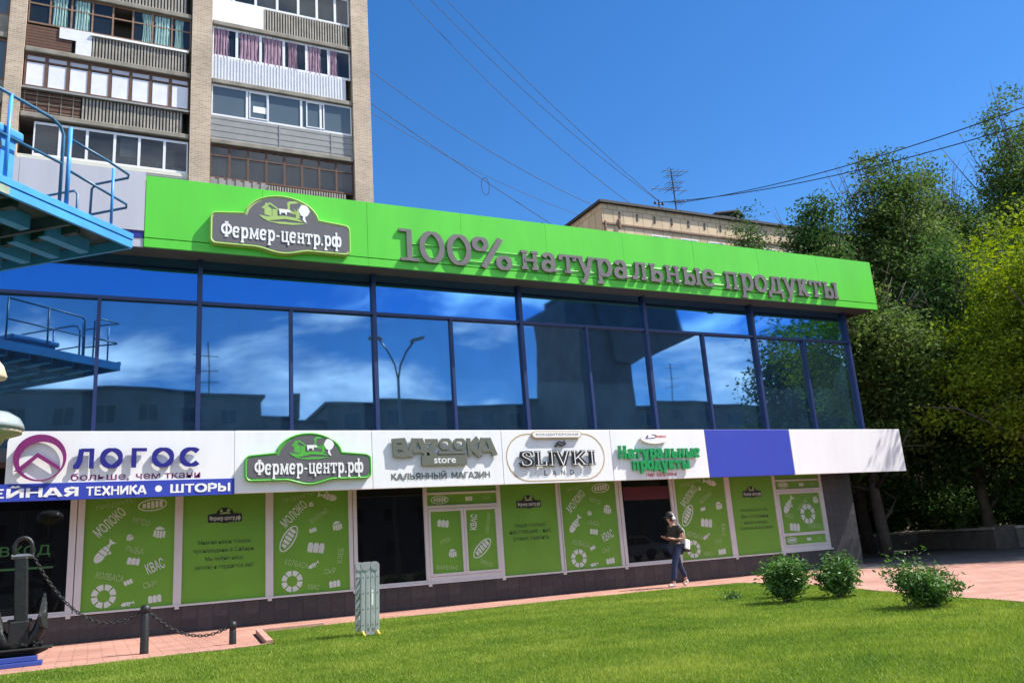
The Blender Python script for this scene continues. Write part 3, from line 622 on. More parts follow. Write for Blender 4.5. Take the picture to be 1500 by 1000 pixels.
def film(x0, x1, z0, z1, y=18.637, kind=None):
    k = MB(); k.box(x0, x1, y, y+.02, z0, z1); f = k.build('film_panel', M['film'], shop)
    if kind: doodle(kind, x0, x1, z0, z1 if kind not in 'AB' else 3.05, f)
    return f
def badge_poly(x0, x1, zb, zt, hw, dome, bulge, r=.12, t=0.0):
    cx = (x0+x1)/2; x0 += t; x1 -= t; zb += t; zt -= t; hw -= t; dome -= t; bulge += t*.95; r = max(.02, r-t*.6); P = []
    P += arc(x1-r, zb+r, r, r, -90, 0, 5) + arc(x1-r, zt-r, r, r, 0, 90, 5)
    dz = dome-zt
    P += [(cx+hw*math.cos(R(a)), zt+dz*math.sin(R(a))) for a in range(6, 180, 12)]
    P += arc(x0+r, zt-r, r, r, 90, 180, 5) + arc(x0+r, zb+r, r, r, 180, 270, 5)
    bw = (x1-x0)*.19
    P += [(cx-bw+2*bw*i/10, zb-(zb-bulge)*(.5-.5*math.cos(2*math.pi*i/10))**.8) for i in range(0, 11)]
    return P
def badge_art(cx, cz, u, y, parent, mg, mwh):
    # farm drawing: house, cow, two trees on a hill; u = half width of the dome
    g_, w_ = MB(), MB(); T = lambda pts: [(cx+(x*.86-.06)*u, cz+z*.84*u) for x, z in pts]
    g_.flat(T([(-.62,.06),(-.36,.0),(-.36,.30),(-.5,.40),(-.62,.30)]), y); g_.flat(T([(-.34,.0),(-.16,.02),(-.16,.30),(-.34,.30)]), y)
    g_.flat(T([(-.72,.28),(-.44,.52),(-.60,.52),(-.60,.44),(-.72,.32)]), y-.001); g_.flat(T([(-.70,.31),(-.42,.56),(-.06,.29),(-.1,.25),(-.42,.48),(-.66,.27)]), y-.002)
    g_.flat(T([(-.82,.02),(-.5,-.02),(-.2,.04),(.1,.08),(.5,.04),(.85,-.12),(.5,-.08),(.1,-.05),(-.2,-.12),(-.5,-.18),(-.3,-.2),(.1,-.17),(.5,-.17),(.95,-.16),(.4,-.26),(-.1,-.27),(-.45,-.22),(-.7,-.1)]), y-.003)
    w_.flat(T([(-.08,.12),(-.03,.12),(-.02,.19),(.12,.19),(.13,.12),(.18,.12),(.2,.34),(-.1,.34)]), y-.009); w_.flat(T([(.2,.22),(.32,.25),(.32,.31),(.2,.34)]), y-.010); w_.build('farm_drawing', mwh, parent); w_ = MB()
    stroke(g_, 'c', T([(.55+.32*(1+.1*math.cos(5*a))*math.cos(a), .45+.25*(1+.12*math.cos(5*a))*math.sin(a)) for a in [i*math.pi/11 for i in range(22)]]), y, 0, lambda a, b_: (a, b_), .07*u, .07*u)
    g_.flat(T([(.5,.02),(.66,.02),(.62,.22),(.74,.4),(.60,.3),(.6,.5),(.55,.3),(.42,.42),(.53,.22)]), y-.004)
    w_.flat(T([(.82+.2*(1+.08*math.cos(6*a))*math.cos(a), .36+.24*math.sin(a)) for a in [i*math.pi/9 for i in range(18)]]), y-.006); w_.flat(T([(.76,.0),(.84,-.1),(.92,-.12),(.86,.02),(.86,.2),(.79,.2)]), y-.007)
    g_.build('farm_drawing', mg, parent); w_.build('farm_drawing', mwh, parent)
def film_text(f, x0, x1, lines, zc):
    cx = (x0+x1)/2; w = (x1-x0)
    k = MB(); k.prism(badge_poly(cx-.34, cx+.34, 2.10, 2.27, .17, 2.40, 2.08, .03), 18.633, 18.636); o = k.build('film_badge', M['black'], f)
    k = MB(); slab('Фермер-центр.рф', cx-.31, cx+.31, 2.145, .062, 18.631, 0, M['print'], f, 'film_print', merge=True)
    k = MB(); k.flat([(cx-.12,2.27),(cx+.12,2.27),(cx+.06,2.31),(cx-.06,2.30)], 18.6325); k.flat([(cx-.10,2.31),(cx-.05,2.31),(cx-.05,2.35),(cx-.075,2.37),(cx-.1,2.35)], 18.6325); k.flat([(cx+.03,2.32),(cx+.11,2.32),(cx+.09,2.37),(cx+.05,2.37)], 18.6325); k.build('film_print', M['print2'], f)
    k = MB(); n = len(lines)
    mx_ = max(len(s) for s in lines)
    for i, s in enumerate(lines):
        k = MB(); lw_ = w*.74*len(s)/mx_; z = zc+(n/2-i-1)*.165
        put_text(k, s, cx-lw_/2, cx+lw_/2, z, z+.108, 18.633, 0, .004)
        k.build('film_writing', M['print_dark'], f)
film(-.16, 1.475, ZS, ZT, kind='A'); f = film(1.63, 3.27, ZS, ZT); film_text(f, 1.63, 3.27, ['Многие наши товары', 'произведены в Сибири.', 'Мы любим нашу', 'землю и гордимся ею!'], 1.48)
film(3.43, 5.06, ZS, ZT, kind='B')
f = film(8.80, 10.34, ZS, ZT); film_text(f, 8.80, 10.34, ['Наше молоко', 'настоящее - нас', 'умеют хвалить'], 1.55)
film(10.47, 12.10, ZS, ZT, kind='A'); film(14.0, 15.70, ZS, ZT, kind='B')
f = film(15.88, 17.46, ZS, ZT); film_text(f, 15.88, 17.46, ['Каждое утро мы', 'Вам от хозяйки', 'несём молоко', 'Свежее и вкусное!'], 1.52)
# opening windows
def sash_window(x0, x1, cols, zrail, low=None):
    zb = ZS+.06
    frame_bar(x0+.001, x1-.001, ZS+.001, zb+.06, 18.602, 'window_frame'); frame_bar(x0+.001, x1-.001, zrail, zrail+.08, 18.602, 'window_frame'); frame_bar(x0+.001, x1-.001, 2.50, 2.55, 18.603, 'window_frame')
    film(x0, x1, zrail+.08, 2.50, kind='F'); film(x0, x1, 2.55, ZT, kind=None)
    n = len(cols); w = (x1-x0)/n
    for i, kd in enumerate(cols):
        a, c = x0+i*w+.004, x0+(i+1)*w-.004; z0, z1 = zb+.065, zrail-.004
        k = MB()
        for bx in ((a, a+.06, z0, z1), (c-.06, c, z0, z1), (a+.06, c-.06, z0, z0+.06), (a+.06, c-.06, z1-.06, z1)): k.box(bx[0], bx[1], 18.592, 18.66, bx[2], bx[3])
        s = k.build('window_sash', M['frame'], shop)
        if low:
            k = MB(); k.box(a+.06, c-.06, 18.595, 18.66, z0+low, z0+low+.08); k.build('window_sash', M['frame'], shop)
            film(a+.06, c-.06, z0+low+.08, z1-.06, kind=kd); film(a+.06, c-.06, z0+.06, z0+low, kind='F')
        else: film(a+.06, c-.06, z0+.06, z1-.06, kind=kd)
sash_window(6.92, 8.70, ['C', 'D'], 2.17); sash_window(17.56, 19.27, ['E'], 2.20, .30)
# dark doors and shop openings
for (x0, x1) in ((-4.08,-2.4),(-2.3,-.42),(5.25,6.83),(12.30,13.83)):
    k = MB(); k.box(x0, x1, 18.65, 18.66, ZS, ZT); k.build('door_glass', M['glass_dark'], shop)
    k = MB(); k.box(x0, x1, 18.61, 18.65, ZS+.004, ZS+.06); k.build('door_rail', M['frame'], shop)
k = MB(); put_text(k, 'ВХОД', -1.55, -.72, 1.62, 1.84, 18.645, 0, .01); k.box(-1.9, -.66, 18.643, 18.648, 1.40, 1.44); k.build('door_lettering', M['doorgreen'], shop)
M['dimred'] = mat('dim_red_reflection', (0.085, 0.014, 0.02), 0.3, var=.3); k = MB(); k.box(12.36, 13.80, 18.642, 18.647, 2.16, 2.50); k.build('door_reflection', M['dimred'], shop)  # red panel painted as the reflection of a shop across the street

# ------------------------------------------------------------------ sign boards on the lower band
YB = 17.50
def board(x0, x1, z0, z1, m, label, cat='sign board', name='sign_board'):
    t = empty(name, ((x0+x1)/2, YB+.06, z0), label, cat)
    k = MB(); k.box(x0+.003, x1-.003, YB, YB+.10, z0, z1); o = k.build('board', M[m], t); bevel(o, .006, 1)
    k = MB(); k.box(x0+.3, x0+.36, YB+.10, 18.58, z1-.35, z1-.30); k.box(x1-.36, x1-.3, YB+.10, 18.58, z1-.35, z1-.30); k.build('bracket', M['metal_grey'], t)
    return t
ZB0, ZB1 = 2.585, 3.835
# 1 Logos
t = empty('sign_board', (.5, YB+.06, 2.58), 'white shop sign with purple round roof logo and navy ЛОГОС letters over a blue strip', 'sign board')
k = MB(); k.prism([(-1.46, 2.885), (2.462, 2.885), (2.462, ZB1), (-1.30, ZB1), (-1.42, ZB1-.06), (-1.46, ZB1-.2)], YB, YB+.10); k.build('board', M['white'], t)
k = MB(); k.box(-3.1, 2.462, YB-.012, YB+.09, 2.575, 2.882); k.build('strip_board', M['blueboard'], t)
for word, x0, x1 in (('ШВЕЙНАЯ', -2.32, -.26), ('ТЕХНИКА', -.16, .87), ('ШТОРЫ', 1.28, 2.40)):
    sans(word, x0, x1, 2.635, 2.80, YB-.0145, 0, M['white2'], t)
k = MB(); k.flat([(1.08+.062*math.cos(i*math.pi/10), 2.725+.062*math.sin(i*math.pi/10)) for i in range(20)], YB-.0145); k.build('dot', M['white2'], t)
for ch, x0, x1 in (('Л',-.40,-.03),('О',.05,.44),('Г',.56,.86),('О',.94,1.34),('С',1.44,1.82)):
    sans(ch, x0, x1, 3.13, 3.50, YB-.068, .03, M['navy'], t)
for wd, x0, x1, za, zb_ in (('больше,', -.42, .56, 2.893, 3.05), ('чем', .68, 1.10, 2.915, 3.02), ('ткани', 1.18, 1.83, 2.915, 3.02)):
    k = MB(); put_text(k, wd, x0, x1, za, zb_, YB-.003, 0, .010); k.build('lettering', M['purple'], t)
# purple ring with roof chevron
k = MB(); c0 = (-.93, 3.34)
def ringprism(mb, cx, cz, r0, r1, y0, y1, n=40, ecc=0.0):
    vs = []; 
    for i in range(n):
        a = 2*math.pi*i/n; th = r0-(r0-r1)*(1+ecc*math.sin(a-.4)); 
        vs += [(cx+r0*math.cos(a), y0, cz+r0*math.sin(a)), (cx+th*math.cos(a), y0, cz+th*math.sin(a)), (cx+r0*math.cos(a), y1, cz+r0*math.sin(a)), (cx+th*math.cos(a), y1, cz+th*math.sin(a))]
    fs = []
    for i in range(n):
        a = 4*i; b_ = 4*((i+1) % n)
        fs += [(a, b_, b_+1, a+1)[::-1], (a, b_, b_+2, a+2), (a+1, a+3, b_+3, b_+1), (a+2, b_+2, b_+3, a+3)]
    mb.add(vs, [tuple(f_) for f_ in fs])
ringprism(k, c0[0], c0[1], .425, .345, YB-.075, YB-.04, ecc=.75); k.build('logo_ring', M['purple'], t)
k = MB(); k.prism([(-1.33,3.10),(-.97,3.43),(-.60,3.17),(-.60,3.10),(-.97,3.345),(-1.22,3.10)], YB-.078, YB-.045); k.build('logo_roof', M['purple'], t)
# 2 Fermer badge on the band
def badge(x0, x1, zb, zt, hw, dome, bulge, yb, dep, medge, mrim, label, xh, art):
    t = empty('badge_sign', ((x0+x1)/2, yb-dep/2, bulge), label, 'sign')
    k = MB(); k.prism(badge_poly(x0, x1, zb, zt, hw, dome, bulge), yb-dep, yb-.004); o = k.build('badge_body', M[mrim], t)
    k = MB(); k.prism(badge_poly(x0, x1, zb, zt, hw, dome, bulge, t=.055), yb-dep-.004, yb-dep+.01); k.build('badge_face', M['badge_grey'], t)
    pl = badge_poly(x0, x1, zb, zt, hw, dome, bulge, t=.018)
    k = MB(); k.tube([(x, yb-dep-.002, z) for x, z in pl], .016, 5, True); k.build('badge_rim', M[mrim], t)
    cx = (x0+x1)/2; w = x1-x0
    slab('Фермер-центр.рф', cx-w*.43, cx+w*.43, zb+(zt-zb)*.24, xh, yb-dep-.012, .008, M['white2'], t, 'letter', wv=.25, wh=.15)
    badge_art(cx+.02, zt+.02-(.0), hw*.86, yb-dep-.006, t, M[mrim], M['white2'])
    return t
board(2.466, 5.30, ZB0, ZB1, 'white', 'plain white board carrying the lower grey and green farm badge')
badge(2.65, 5.25, 2.80, 3.33, .68, 3.775, 2.70, YB, .10, 'green_edge', 'green_edge', 'grey farm badge with bright green rim reading Фермер-центр.рф on the white band', .215, None)
# big badge on the green fascia
badge(1.91, 4.90, 7.74, 8.46, .80, 8.99, 7.64, 17.47, .13, 'badge_pale', 'badge_pale', 'large grey farm badge with pale green edge mounted on the bright green fascia', .245, None)
# 3 Bazooka
t = board(5.305, 8.395, ZB0, ZB1, 'white', 'white sign with chunky khaki BAZOOKA store letters and КАЛЬЯННЫЙ МАГАЗИН beneath')
BZ = {'B': ([('o',[(.2,0),(.2,1)]),('o',[(.05,.9),(.7,.9),(.78,.72),(.66,.55),(.2,.52)]),('o',[(.2,.1),(.72,.1),(.84,.28),(.68,.5)])], 1.0),
      'A': ([('o',[(.05,0),(.38,1)]),('o',[(.38,.92),(.62,.92)]),('o',[(.95,0),(.62,1)]),('o',[(.22,.32),(.8,.32)])], 1.05),
      'Z': ([('o',[(.05,.88),(.9,.88)]),('o',[(.8,.85),(.15,.15)]),('o',[(.05,.12),(.75,.12)])], .95),
      'K': ([('o',[(.2,0),(.2,1)]),('o',[(.85,1),(.25,.5)]),('o',[(.3,.55),(.9,0)])], .98)}
def bzl(ch, x0, x1, z0, z1):
    k = MB(); w = x1-x0; h = z1-z0
    for q, (kd, pts) in enumerate(BZ[ch][0]): stroke(k, kd, pts, YB-.075-.0015*q, .05, lambda u, v: (x0+u*w+.12*(v-.5)*h*(-.4), z0+v*h), .25, .20)
    k.build('letter', M['khaki'], t)
bzl('B', 5.72, 6.12, 3.24, 3.64); bzl('A', 6.10, 6.55, 3.24, 3.64); bzl('Z', 6.50, 6.84, 3.24, 3.64); bzl('K', 7.48, 7.84, 3.24, 3.64); bzl('A', 7.76, 8.20, 3.24, 3.64)
for i, x in enumerate((6.98, 7.32)):
    k = MB(); stroke(k, 'c', [(x+a*.115, 3.515+b_*.092) for a, b_ in ((-.6,-1),(.6,-1),(1,-.5),(1,.5),(.6,1),(-.6,1),(-1,.5),(-1,-.5))], YB-.077-.001*i, .05, lambda u, v: (u, v), .055, .05); k.build('letter', M['khaki'], t)
k = MB(); k.box(6.80, 7.46, YB-.079, YB-.03, 3.29, 3.355); k.build('sign_bar', M['khaki'], t)
k = MB(); k.box(6.40, 7.47, YB-.085, YB-.02, 3.045, 3.265); o = k.build('store_plate', M['khaki'], t)
k = MB(); put_text(k, 'store', 6.68, 7.20, 3.09, 3.22, YB-.088, 0, .012); k.build('lettering', M['white2'], t)
for wd, x0, x1 in (('КАЛЬЯННЫЙ', 5.70, 7.00), ('МАГАЗИН', 7.10, 8.06)): sans(wd, x0, x1, 2.755, 2.895, YB-.003, 0, M['khaki_print'], t, w=.19)
# 4 Slivki
t = board(8.40, 11.38, ZB0, ZB1, 'white', 'white confectionery sign with gold oval outline and dark SLIVKI LAND letters')
k = MB(); stroke(k, 'c', arc(9.08, 3.19, .58, .55, 90, 270, 12)+arc(10.58, 3.19, .58, .55, -90, 90, 12), YB-.003, 0, lambda u, v: (u, v), .022, .022); k.build('gold_line', M['gold'], t)
k = MB(); k.prism(arc(9.28, 3.715, .11, .085, 90, 270, 8)+arc(10.42, 3.715, .11, .085, -90, 90, 8), YB-.07, YB-.02); k.build('plate', M['gold'], t)
k = MB(); k.prism(arc(9.28, 3.715, .09, .066, 90, 270, 8)+arc(10.42, 3.715, .09, .066, -90, 90, 8), YB-.074, YB-.06); k.build('plate_face', M['white2'], t)
k = MB(); put_text(k, 'КОНДИТЕРСКАЯ', 9.28, 10.42, 3.685, 3.745, YB-.077, 0, 0); k.build('lettering', M['badge_grey'], t)
for nm, mt_, yy, wv, wh, dp in (('letter', 'black', YB-.065, .40, .20, .03), ('letter_inlay', 'white2', YB-.0815, .07, .04, .002)):
    for ch, x0, x1 in (('S',8.80,9.18),('L',9.17,9.54),('I',9.53,9.78),('V',9.74,10.16),('K',10.16,10.62),('I',10.62,10.90)):
        slab(ch, x0, x1, 2.98, .245, yy, dp, M[mt_], t, nm, wv, wh)
k = MB(); stroke(k, 'o', [(9.78,3.43),(9.86,3.49),(9.96,3.45),(10.08,3.51)], YB-.06, .03, lambda u, v: (u, v), .03, .035); stroke(k, 'o', [(9.82,3.50),(9.90,3.55),(9.98,3.52),(10.06,3.56)], YB-.062, .03, lambda u, v: (u, v), .02, .025); k.build('flourish', M['black'], t)
for ch, x in (('L',9.46),('A',9.68),('N',9.92),('D',10.16)):
    k = MB(); put_text(k, ch, x, x+.10, 2.76, 2.88, YB-.003, 0, 0); k.build('letter', M['black'], t)
k = MB()
for x in (9.22, 10.46): k.add([(x-.015,YB-.003,2.82),(x,YB-.003,2.805),(x+.015,YB-.003,2.82),(x,YB-.003,2.835)], [(0,1,2,3)])
k.build('dot', M['gold'], t)
# 5 Naturalnye produkty
t = board(11.385, 14.33, ZB0, ZB1, 'white', 'white sign with thick green slab letters Натуральные продукты below an oval badge')
slab('Натуральные', 11.52, 14.05, 3.12, .215, YB-.075, .05, M['sgreen'], t, 'letter', wv=.36, wh=.24)
slab('продукты', 11.90, 13.68, 2.83, .205, YB-.078, .05, M['sgreen'], t, 'letter', wv=.36, wh=.24)
k = MB(); k.lathe([(.001, 0), (.42, 0), (.42, .05), (.001, .05)], (12.66, YB-.08, 3.62), 28, 'y'); k.v = [(x, y, 3.62+(z-3.62)*.36) for x, y, z in k.v]; k.build('oval_badge', M['white2'], t)
k = MB(); k.flat([(12.36,3.59),(12.62,3.60),(12.74,3.635),(12.62,3.62),(12.45,3.61)], YB-.083); k.flat([(12.38,3.61),(12.44,3.68),(12.48,3.68),(12.44,3.61)], YB-.083); k.flat([(12.55,3.70),(12.68,3.70),(12.78,3.65),(12.66,3.68)], YB-.083); k.build('badge_mark', M['navy'], t)
k = MB(); put_text(k, 'МАВЕКО', 12.68, 13.02, 3.625, 3.675, YB-.083, 0, .03); k.build('lettering', M['red'], t)
k = MB(); put_text(k, 'мир здоровья', 12.32, 13.26, 2.635, 2.74, YB-.003, 0, .02, .2); k.build('lettering', M['red'], t)
board(14.335, 17.28, ZB0, ZB1, 'blueboard', 'blank royal blue board between two white boards on the lower band')
board(17.29, 21.72, ZB0, ZB1, 'white', 'blank white board at the right end of the band dappled by tree shadow')
# ------------------------------------------------------------------ big letters on the fascia
t = empty('letter_sign', (13, 17.4, 7.8), 'large grey three-dimensional letters 100% натуральные продукты along the green fascia', 'sign')
slab('100%', 6.02, 9.0, 7.78, .49, 17.41, .055, M['letter_grey'], t)
slab('натуральные', 9.18, 15.36, 7.83, .50, 17.41, .055, M['letter_grey'], t)
slab('продукты', 15.62, 20.08, 7.80, .52, 17.41, .055, M['letter_grey'], t)
for z in (7.92, 8.22):
    k = MB(); k.tube([(6.3,17.455,z),(20.0,17.455,z)], .011, 6); k.build('mounting_rail', M['green_edge'], t)

# ------------------------------------------------------------------ brick apartment tower behind the shop
tower = empty('apartment_tower', (3.4, 34, 0), 'tall brick apartment tower with glazed balconies rising behind the shop at left', 'apartment building')
YT = 34.0; PW = [(-3.85,-3.28),(2.87,3.68),(9.87,10.70)]
for (x0, x1) in PW:
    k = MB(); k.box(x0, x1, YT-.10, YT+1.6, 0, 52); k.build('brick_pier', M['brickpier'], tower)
k = MB(); k.box(-16, 10.66, YT+1.5, 48, 0, 52); k.build('wall', M['brick'], tower)
k = MB(); k.box(-10.2, -3.86, YT+.2, YT+1.5, 0, 14); k.box(-3.27, 2.86, YT+.2, YT+1.5, 0, 14); k.box(3.69, 9.86, YT+.2, YT+1.5, 0, 14); k.build('lower_wall', M['brick'], tower)
def corrug(x0, x1, z0, z1, y, pitch, depth, mt, parent, name='parapet_sheet'):
    k = MB(); n = max(1, int((x1-x0)/pitch)); w = (x1-x0)/n
    for i in range(n):
        a = x0+i*w
        k.box(a+w*.08, a+w*.62, y-depth*rnd.uniform(.8, 1.1), y+.01, z0, z1)
    k.box(x0, x1, y+.01, y+.03, z0, z1); k.m = [1 if i >= 6*n else 0 for i in range(len(k.f))]
    return k.build(name, mt if isinstance(mt, list) else [mt, mt], parent)
def panes(x0, x1, z0, z1, n, y, mf, mg, parent, fw=.06, curtain=None, transom=None, widths=None, open_=()):
    ws = widths or [1]*n; tot = sum(ws); x = x0
    k = MB(); k.box(x0, x1, y, y+.06, z0, z0+fw); k.box(x0, x1, y, y+.06, z1-fw, z1)
    xs = [x0]
    for w in ws: x += (x1-x0)*w/tot; xs.append(x)
    for i, x in enumerate(xs):
        k.box(max(x0, x-fw/2), min(x1, x+fw/2), y-.003, y+.063, z0+.002, z1-.002)
    if transom: k.box(x0, x1, y-.001, y+.05, z1-transom-.03, z1-transom+.03)
    k.build('window_frame', mf, parent)
    for i in range(len(ws)):
        if i in open_: continue
        a, c = xs[i]+fw/2, xs[i+1]-fw/2
        g_ = MB(); t_ = rnd.uniform(-.01, .01); g_.box(a, c, y+.03, y+.034, z0+fw, z1-fw); g_.v = [(vx, vy+t_*(vx-a), vz) for vx, vy, vz in g_.v]
        cm = curtain[i] if curtain else None
        if cm and cm[0] == 'F': g_.build('window_pane', M[cm[1]], parent); continue
        g_.build('window_pane', mg, parent)
def curtains(x0, x1, z0, z1, y, mt, parent, pieces):
    for (u0, u1, sw) in pieces:
        k = MB(); n = 14; vs = []
        for j in range(5):
            v = j/4
            for i in range(n+1):
                s = i/n; xx = x0+(u0+(u1-u0)*(s*(1-.25*sw*math.sin(v*math.pi))+.12*sw*math.sin(v*math.pi)))*(x1-x0)
                vs.append((xx, y+.04*math.sin(i*2.4+j*.4), z1+(z0-z1)*v))
        fs = [(j*(n+1)+i, (j+1)*(n+1)+i, (j+1)*(n+1)+i+1, j*(n+1)+i+1) for j in range(4) for i in range(n)]
        k.add(vs, fs); k.build('curtain', M[mt], parent, True)
def slabpart(x0, x1, zs, m='concrete'):
    k = MB(); k.box(x0+.01, x1-.01, YT-.03, YT+1.5, zs, zs+.22); o = k.build('balcony', M[m], tower); bevel(o, .03, 2)
    return o
for fl in range(-1, 9):
    zs = 18.62+2.845*fl; zp = zs+.22; zw = zp+1.12; zt = zs+2.845
    # right bay
    x0, x1 = 3.70, 9.85
    B_ = slabpart(x0, x1, zs); yp = YT+.10
    k = MB(); k.box(x0, x1, YT+1.35, YT+1.5, zp, zt-.02); k.box(x0, x1, YT+.15, YT+1.35, zt-.06, zt-.03); k.build('back_wall', M['room'], B_)
    if fl == -1:
        corrug(x0+2.4, x1-.35, zp, zw-.1, yp, .11, .05, [M['rib'], M['ribdark']], B_); corrug(x0, x0+2.4, zp, zw-.02, yp, .3, .02, M['coping'], B_)
        panes(x0+.02, x1-.02, zw-.05, zt, 8, yp, M['wood'], M['clear'], B_, .09, transom=.5)
        curtains(x0, x1, zw, zt-.1, YT+.24, 'curt_dim', B_, [(.05,.12,0),(.30,.38,0),(.46,.54,0),(.62,.78,0),(.88,.97,.5)])
    elif fl == 0:
        k = MB(); 
        for q in range(8): k.box(x0, x1, yp-.01*(q % 2), yp+.02, zp+q*.142, zp+q*.142+.138)
        k.build('parapet_sheet', M['ribgrey'], B_)
        for xx in (6.55, 8.85): k = MB(); k.box(xx, xx+.05, yp-.03, yp-.012, zp, zw); k.build('cover_strip', M['ribgrey'], B_)
        panes(x0+.02, x1-.02, zw, zt, 5, yp, M['pvc'], M['pane_tint'], B_, .10, widths=[1.6, .95, 1.6, .95, 1.55])
        k = MB(); k.box(x0+1.75, x0+2.35, yp+.02, yp+.03, zw+.45, zw+.75); k.build('notice', M['white2'], B_)
        k = MB()
        for xx in (x0+1.58, x0+4.05): 
            for bx in ((xx, xx+.82, zw+.12, zw+.17), (xx, xx+.82, zt-.16, zt-.11), (xx, xx+.05, zw+.17, zt-.16), (xx+.77, xx+.82, zw+.17, zt-.16)): k.box(bx[0], bx[1], yp-.02, yp+.05, bx[2], bx[3])
        k.build('window_sash', M['pvc'], B_)
    elif fl == 1:
        corrug(x0, x1-.25, zp, zw, yp, .13, .03, M['ribwhite'], B_); panes(x0+.02, x1-.02, zw, zt, 6, yp, M['pvc'], M['clear'], B_, .11)
        curtains(x0, x1, zw, zt-.05, YT+.118, 'curt_pink', B_, [(.01,.12,.4),(.18,.33,.6),(.35,.49,.5),(.53,.60,.3),(.66,.78,.5),(.82,.90,.5)])
    elif fl == 2:
        k = MB(); k.box(x0, x0+2.2, yp-.03, yp+.02, zp-.12, zw+.05); k.build('parapet_board', M['white2'], B_)
        corrug(x0+2.2, x1-.1, zp, zw, yp, .12, .05, [M['rib'], M['ribdark']], B_); panes(x0+.02, x1-.02, zw, zt, 7, yp, M['pvc'], M['clear'], B_, .11, widths=[.9,1,1,1,.9,.9,.7])
        curtains(x0, x1, zw, zt-.05, YT+.24, 'curt_dim', B_, [(.3,.42,.3),(.6,.66,.2),(.8,.95,.2)])
    else:
        corrug(x0, x1-.1, zp, zw, yp, .13, .04, M['ribwhite'] if fl % 2 else [M['rib'], M['ribdark']], B_); panes(x0+.02, x1-.02, zw, zt, 6, yp, M['pvc'], M['clear'], B_, .1)
    # middle-left bay
    x0, x1 = -3.26, 2.85
    B_ = slabpart(x0, x1, zs)
    k = MB(); k.box(x0, x1, YT+1.35, YT+1.5, zp, zt-.02); k.box(x0, x1, YT+.15, YT+1.35, zt-.06, zt-.03); k.build('back_wall', M['room'], B_)
    if fl == -1:
        k = MB(); k.box(x0, x1, yp-.05, yp+.04, zp-.2, zw-.30); k.build('parapet_sheet', M['fgrey'], B_); k = MB(); k.box(x0, x1, yp-.08, yp+.05, zw-.30, zw-.05); k.box(x0, x1, yp-.1, yp+.05, zw-.22, zw-.18); k.build('sill_cladding', M['cream'], B_)
        panes(x0+.5, x1-.02, zw-.03, zt-.1, 6, yp, M['pvc'], M['clear'], B_, .10, widths=[1, 1.05, 1.1, 1.0, 1.05, 1])
        k = MB()
        for xx in (-1.9, -.5, 1.0, 2.1): k.box(xx-.4, xx+.4, YT+1.28, YT+1.34, zw-.4, zw+.9)
        k.build('back_window', M['fgrey'], B_); k = MB()
        for xx in (-1.9, -.5, 1.0, 2.1): k.box(xx-.33, xx+.33, YT+1.26, YT+1.27, zw-.4, zw+.82)
        k.build('back_window', M['pane'], B_)
        k = MB(); k.box(.28, 1.05, YT+.2, YT+.22, zw+.45, zw+1.25); k.build('laundry', M['curt_white'], B_); k = MB(); k.box(2.25, 2.6, YT+.14, YT+.3, zw+.02, zw+.2); k.build('carton', M['cream'], B_)
    elif fl == 0:
        corrug(x0+2.1, x1-.25, zp, zw-.15, yp, .125, .05, [M['rib'], M['ribdark']], B_)
        k = MB()
        for q in range(5): k.box(x0, x0+2.05, yp, yp+.02, zp+.02+q*.19, zp+.02+q*.19+.16)
        k.build('parapet_boards', M['wood'], B_); k = MB()
        for q in range(5): k.box(x0+.1+q*.42, x0+.125+q*.42, yp-.03, yp-.01, zp, zw-.1)
        for q in range(3): k.box(x0, x0+2.05, yp-.035, yp-.02, zp+.1+q*.35, zp+.12+q*.35)
        k.build('grille', M['concrete'], B_)
        k = MB(); k.box(x0, x1, yp-.16, yp+.05, zw-.13, zw-.05); k.build('sill', M['ribgrey'], B_)
        panes(x0+.02, x1-.02, zw-.02, zt, 8, yp, M['wood'], M['clear'], B_, .12, transom=.34)
        for q in range(8):
            k = MB(); w = (x1-x0-.04)/8; k.box(x0+.1+q*w, x0-.02+(q+1)*w, yp+.02, yp+.029, zw+.07, zt-.40); k.build('paper_sheet', M['curt_white'], B_)
        k = MB(); k.box(x0+.1, x1-.1, yp+.02, yp+.028, zt-.29, zt-.08); k.build('paper_sheet', M['fgrey'], B_)
    elif fl == 1:
        corrug(x0+2.35, x1-.15, zp-.02, zw-.16, yp, .12, .05, [M['rib'], M['ribdark']], B_)
        k = MB(); k.box(x0+2.3, x1-.1, yp-.12, yp+.02, zw-.15, zw-.06); k.build('sill', M['white2'], B_)
        k = MB()
        for q in range(8): k.box(x0, x0+1.6, yp, yp+.025, zp+q*.13, zp+q*.13+.115)
        k.build('parapet_boards', M['wood'], B_); k = MB(); k.box(x0+1.15, x0+2.32, yp-.05, yp-.02, zw-.5, zw); k.box(x0+1.75, x0+2.32, yp-.056, yp-.02, zp-.1, zw-.51); k.build('parapet_board', M['curt_white'], B_)
        panes(x0+.02, x1-.02, zw, zt, 8, yp, M['oldframe'], M['clear'], B_, .07, transom=.6, open_=(4,))
        curtains(x0, x1, zw+.05, zt-.1, YT+.118, 'curt_teal', B_, [(.14,.23,.3),(.27,.36,.2),(.68,.75,.9),(.76,.86,.2),(.89,.95,.6)])
    else:
        corrug(x0+2.2, x1-.2, zp, zw-.1, yp, .125, .05, [M['rib'], M['ribdark']], B_); corrug(x0, x0+2.2, zp, zw-.1, yp, .3, .03, M['ribgrey'], B_)
        panes(x0+.02, x1-.02, zw-.05, zt, 8, yp, M['oldframe'], M['clear'], B_, .08)
    # far-left bay
    x0, x1 = -10.2, -3.87
    B_ = slabpart(x0, x1, zs+.4)
    k = MB(); k.box(x0, x1, yp, yp+.03, zp+.4, zw+.1); k.build('parapet_sheet', M['concrete'], B_)
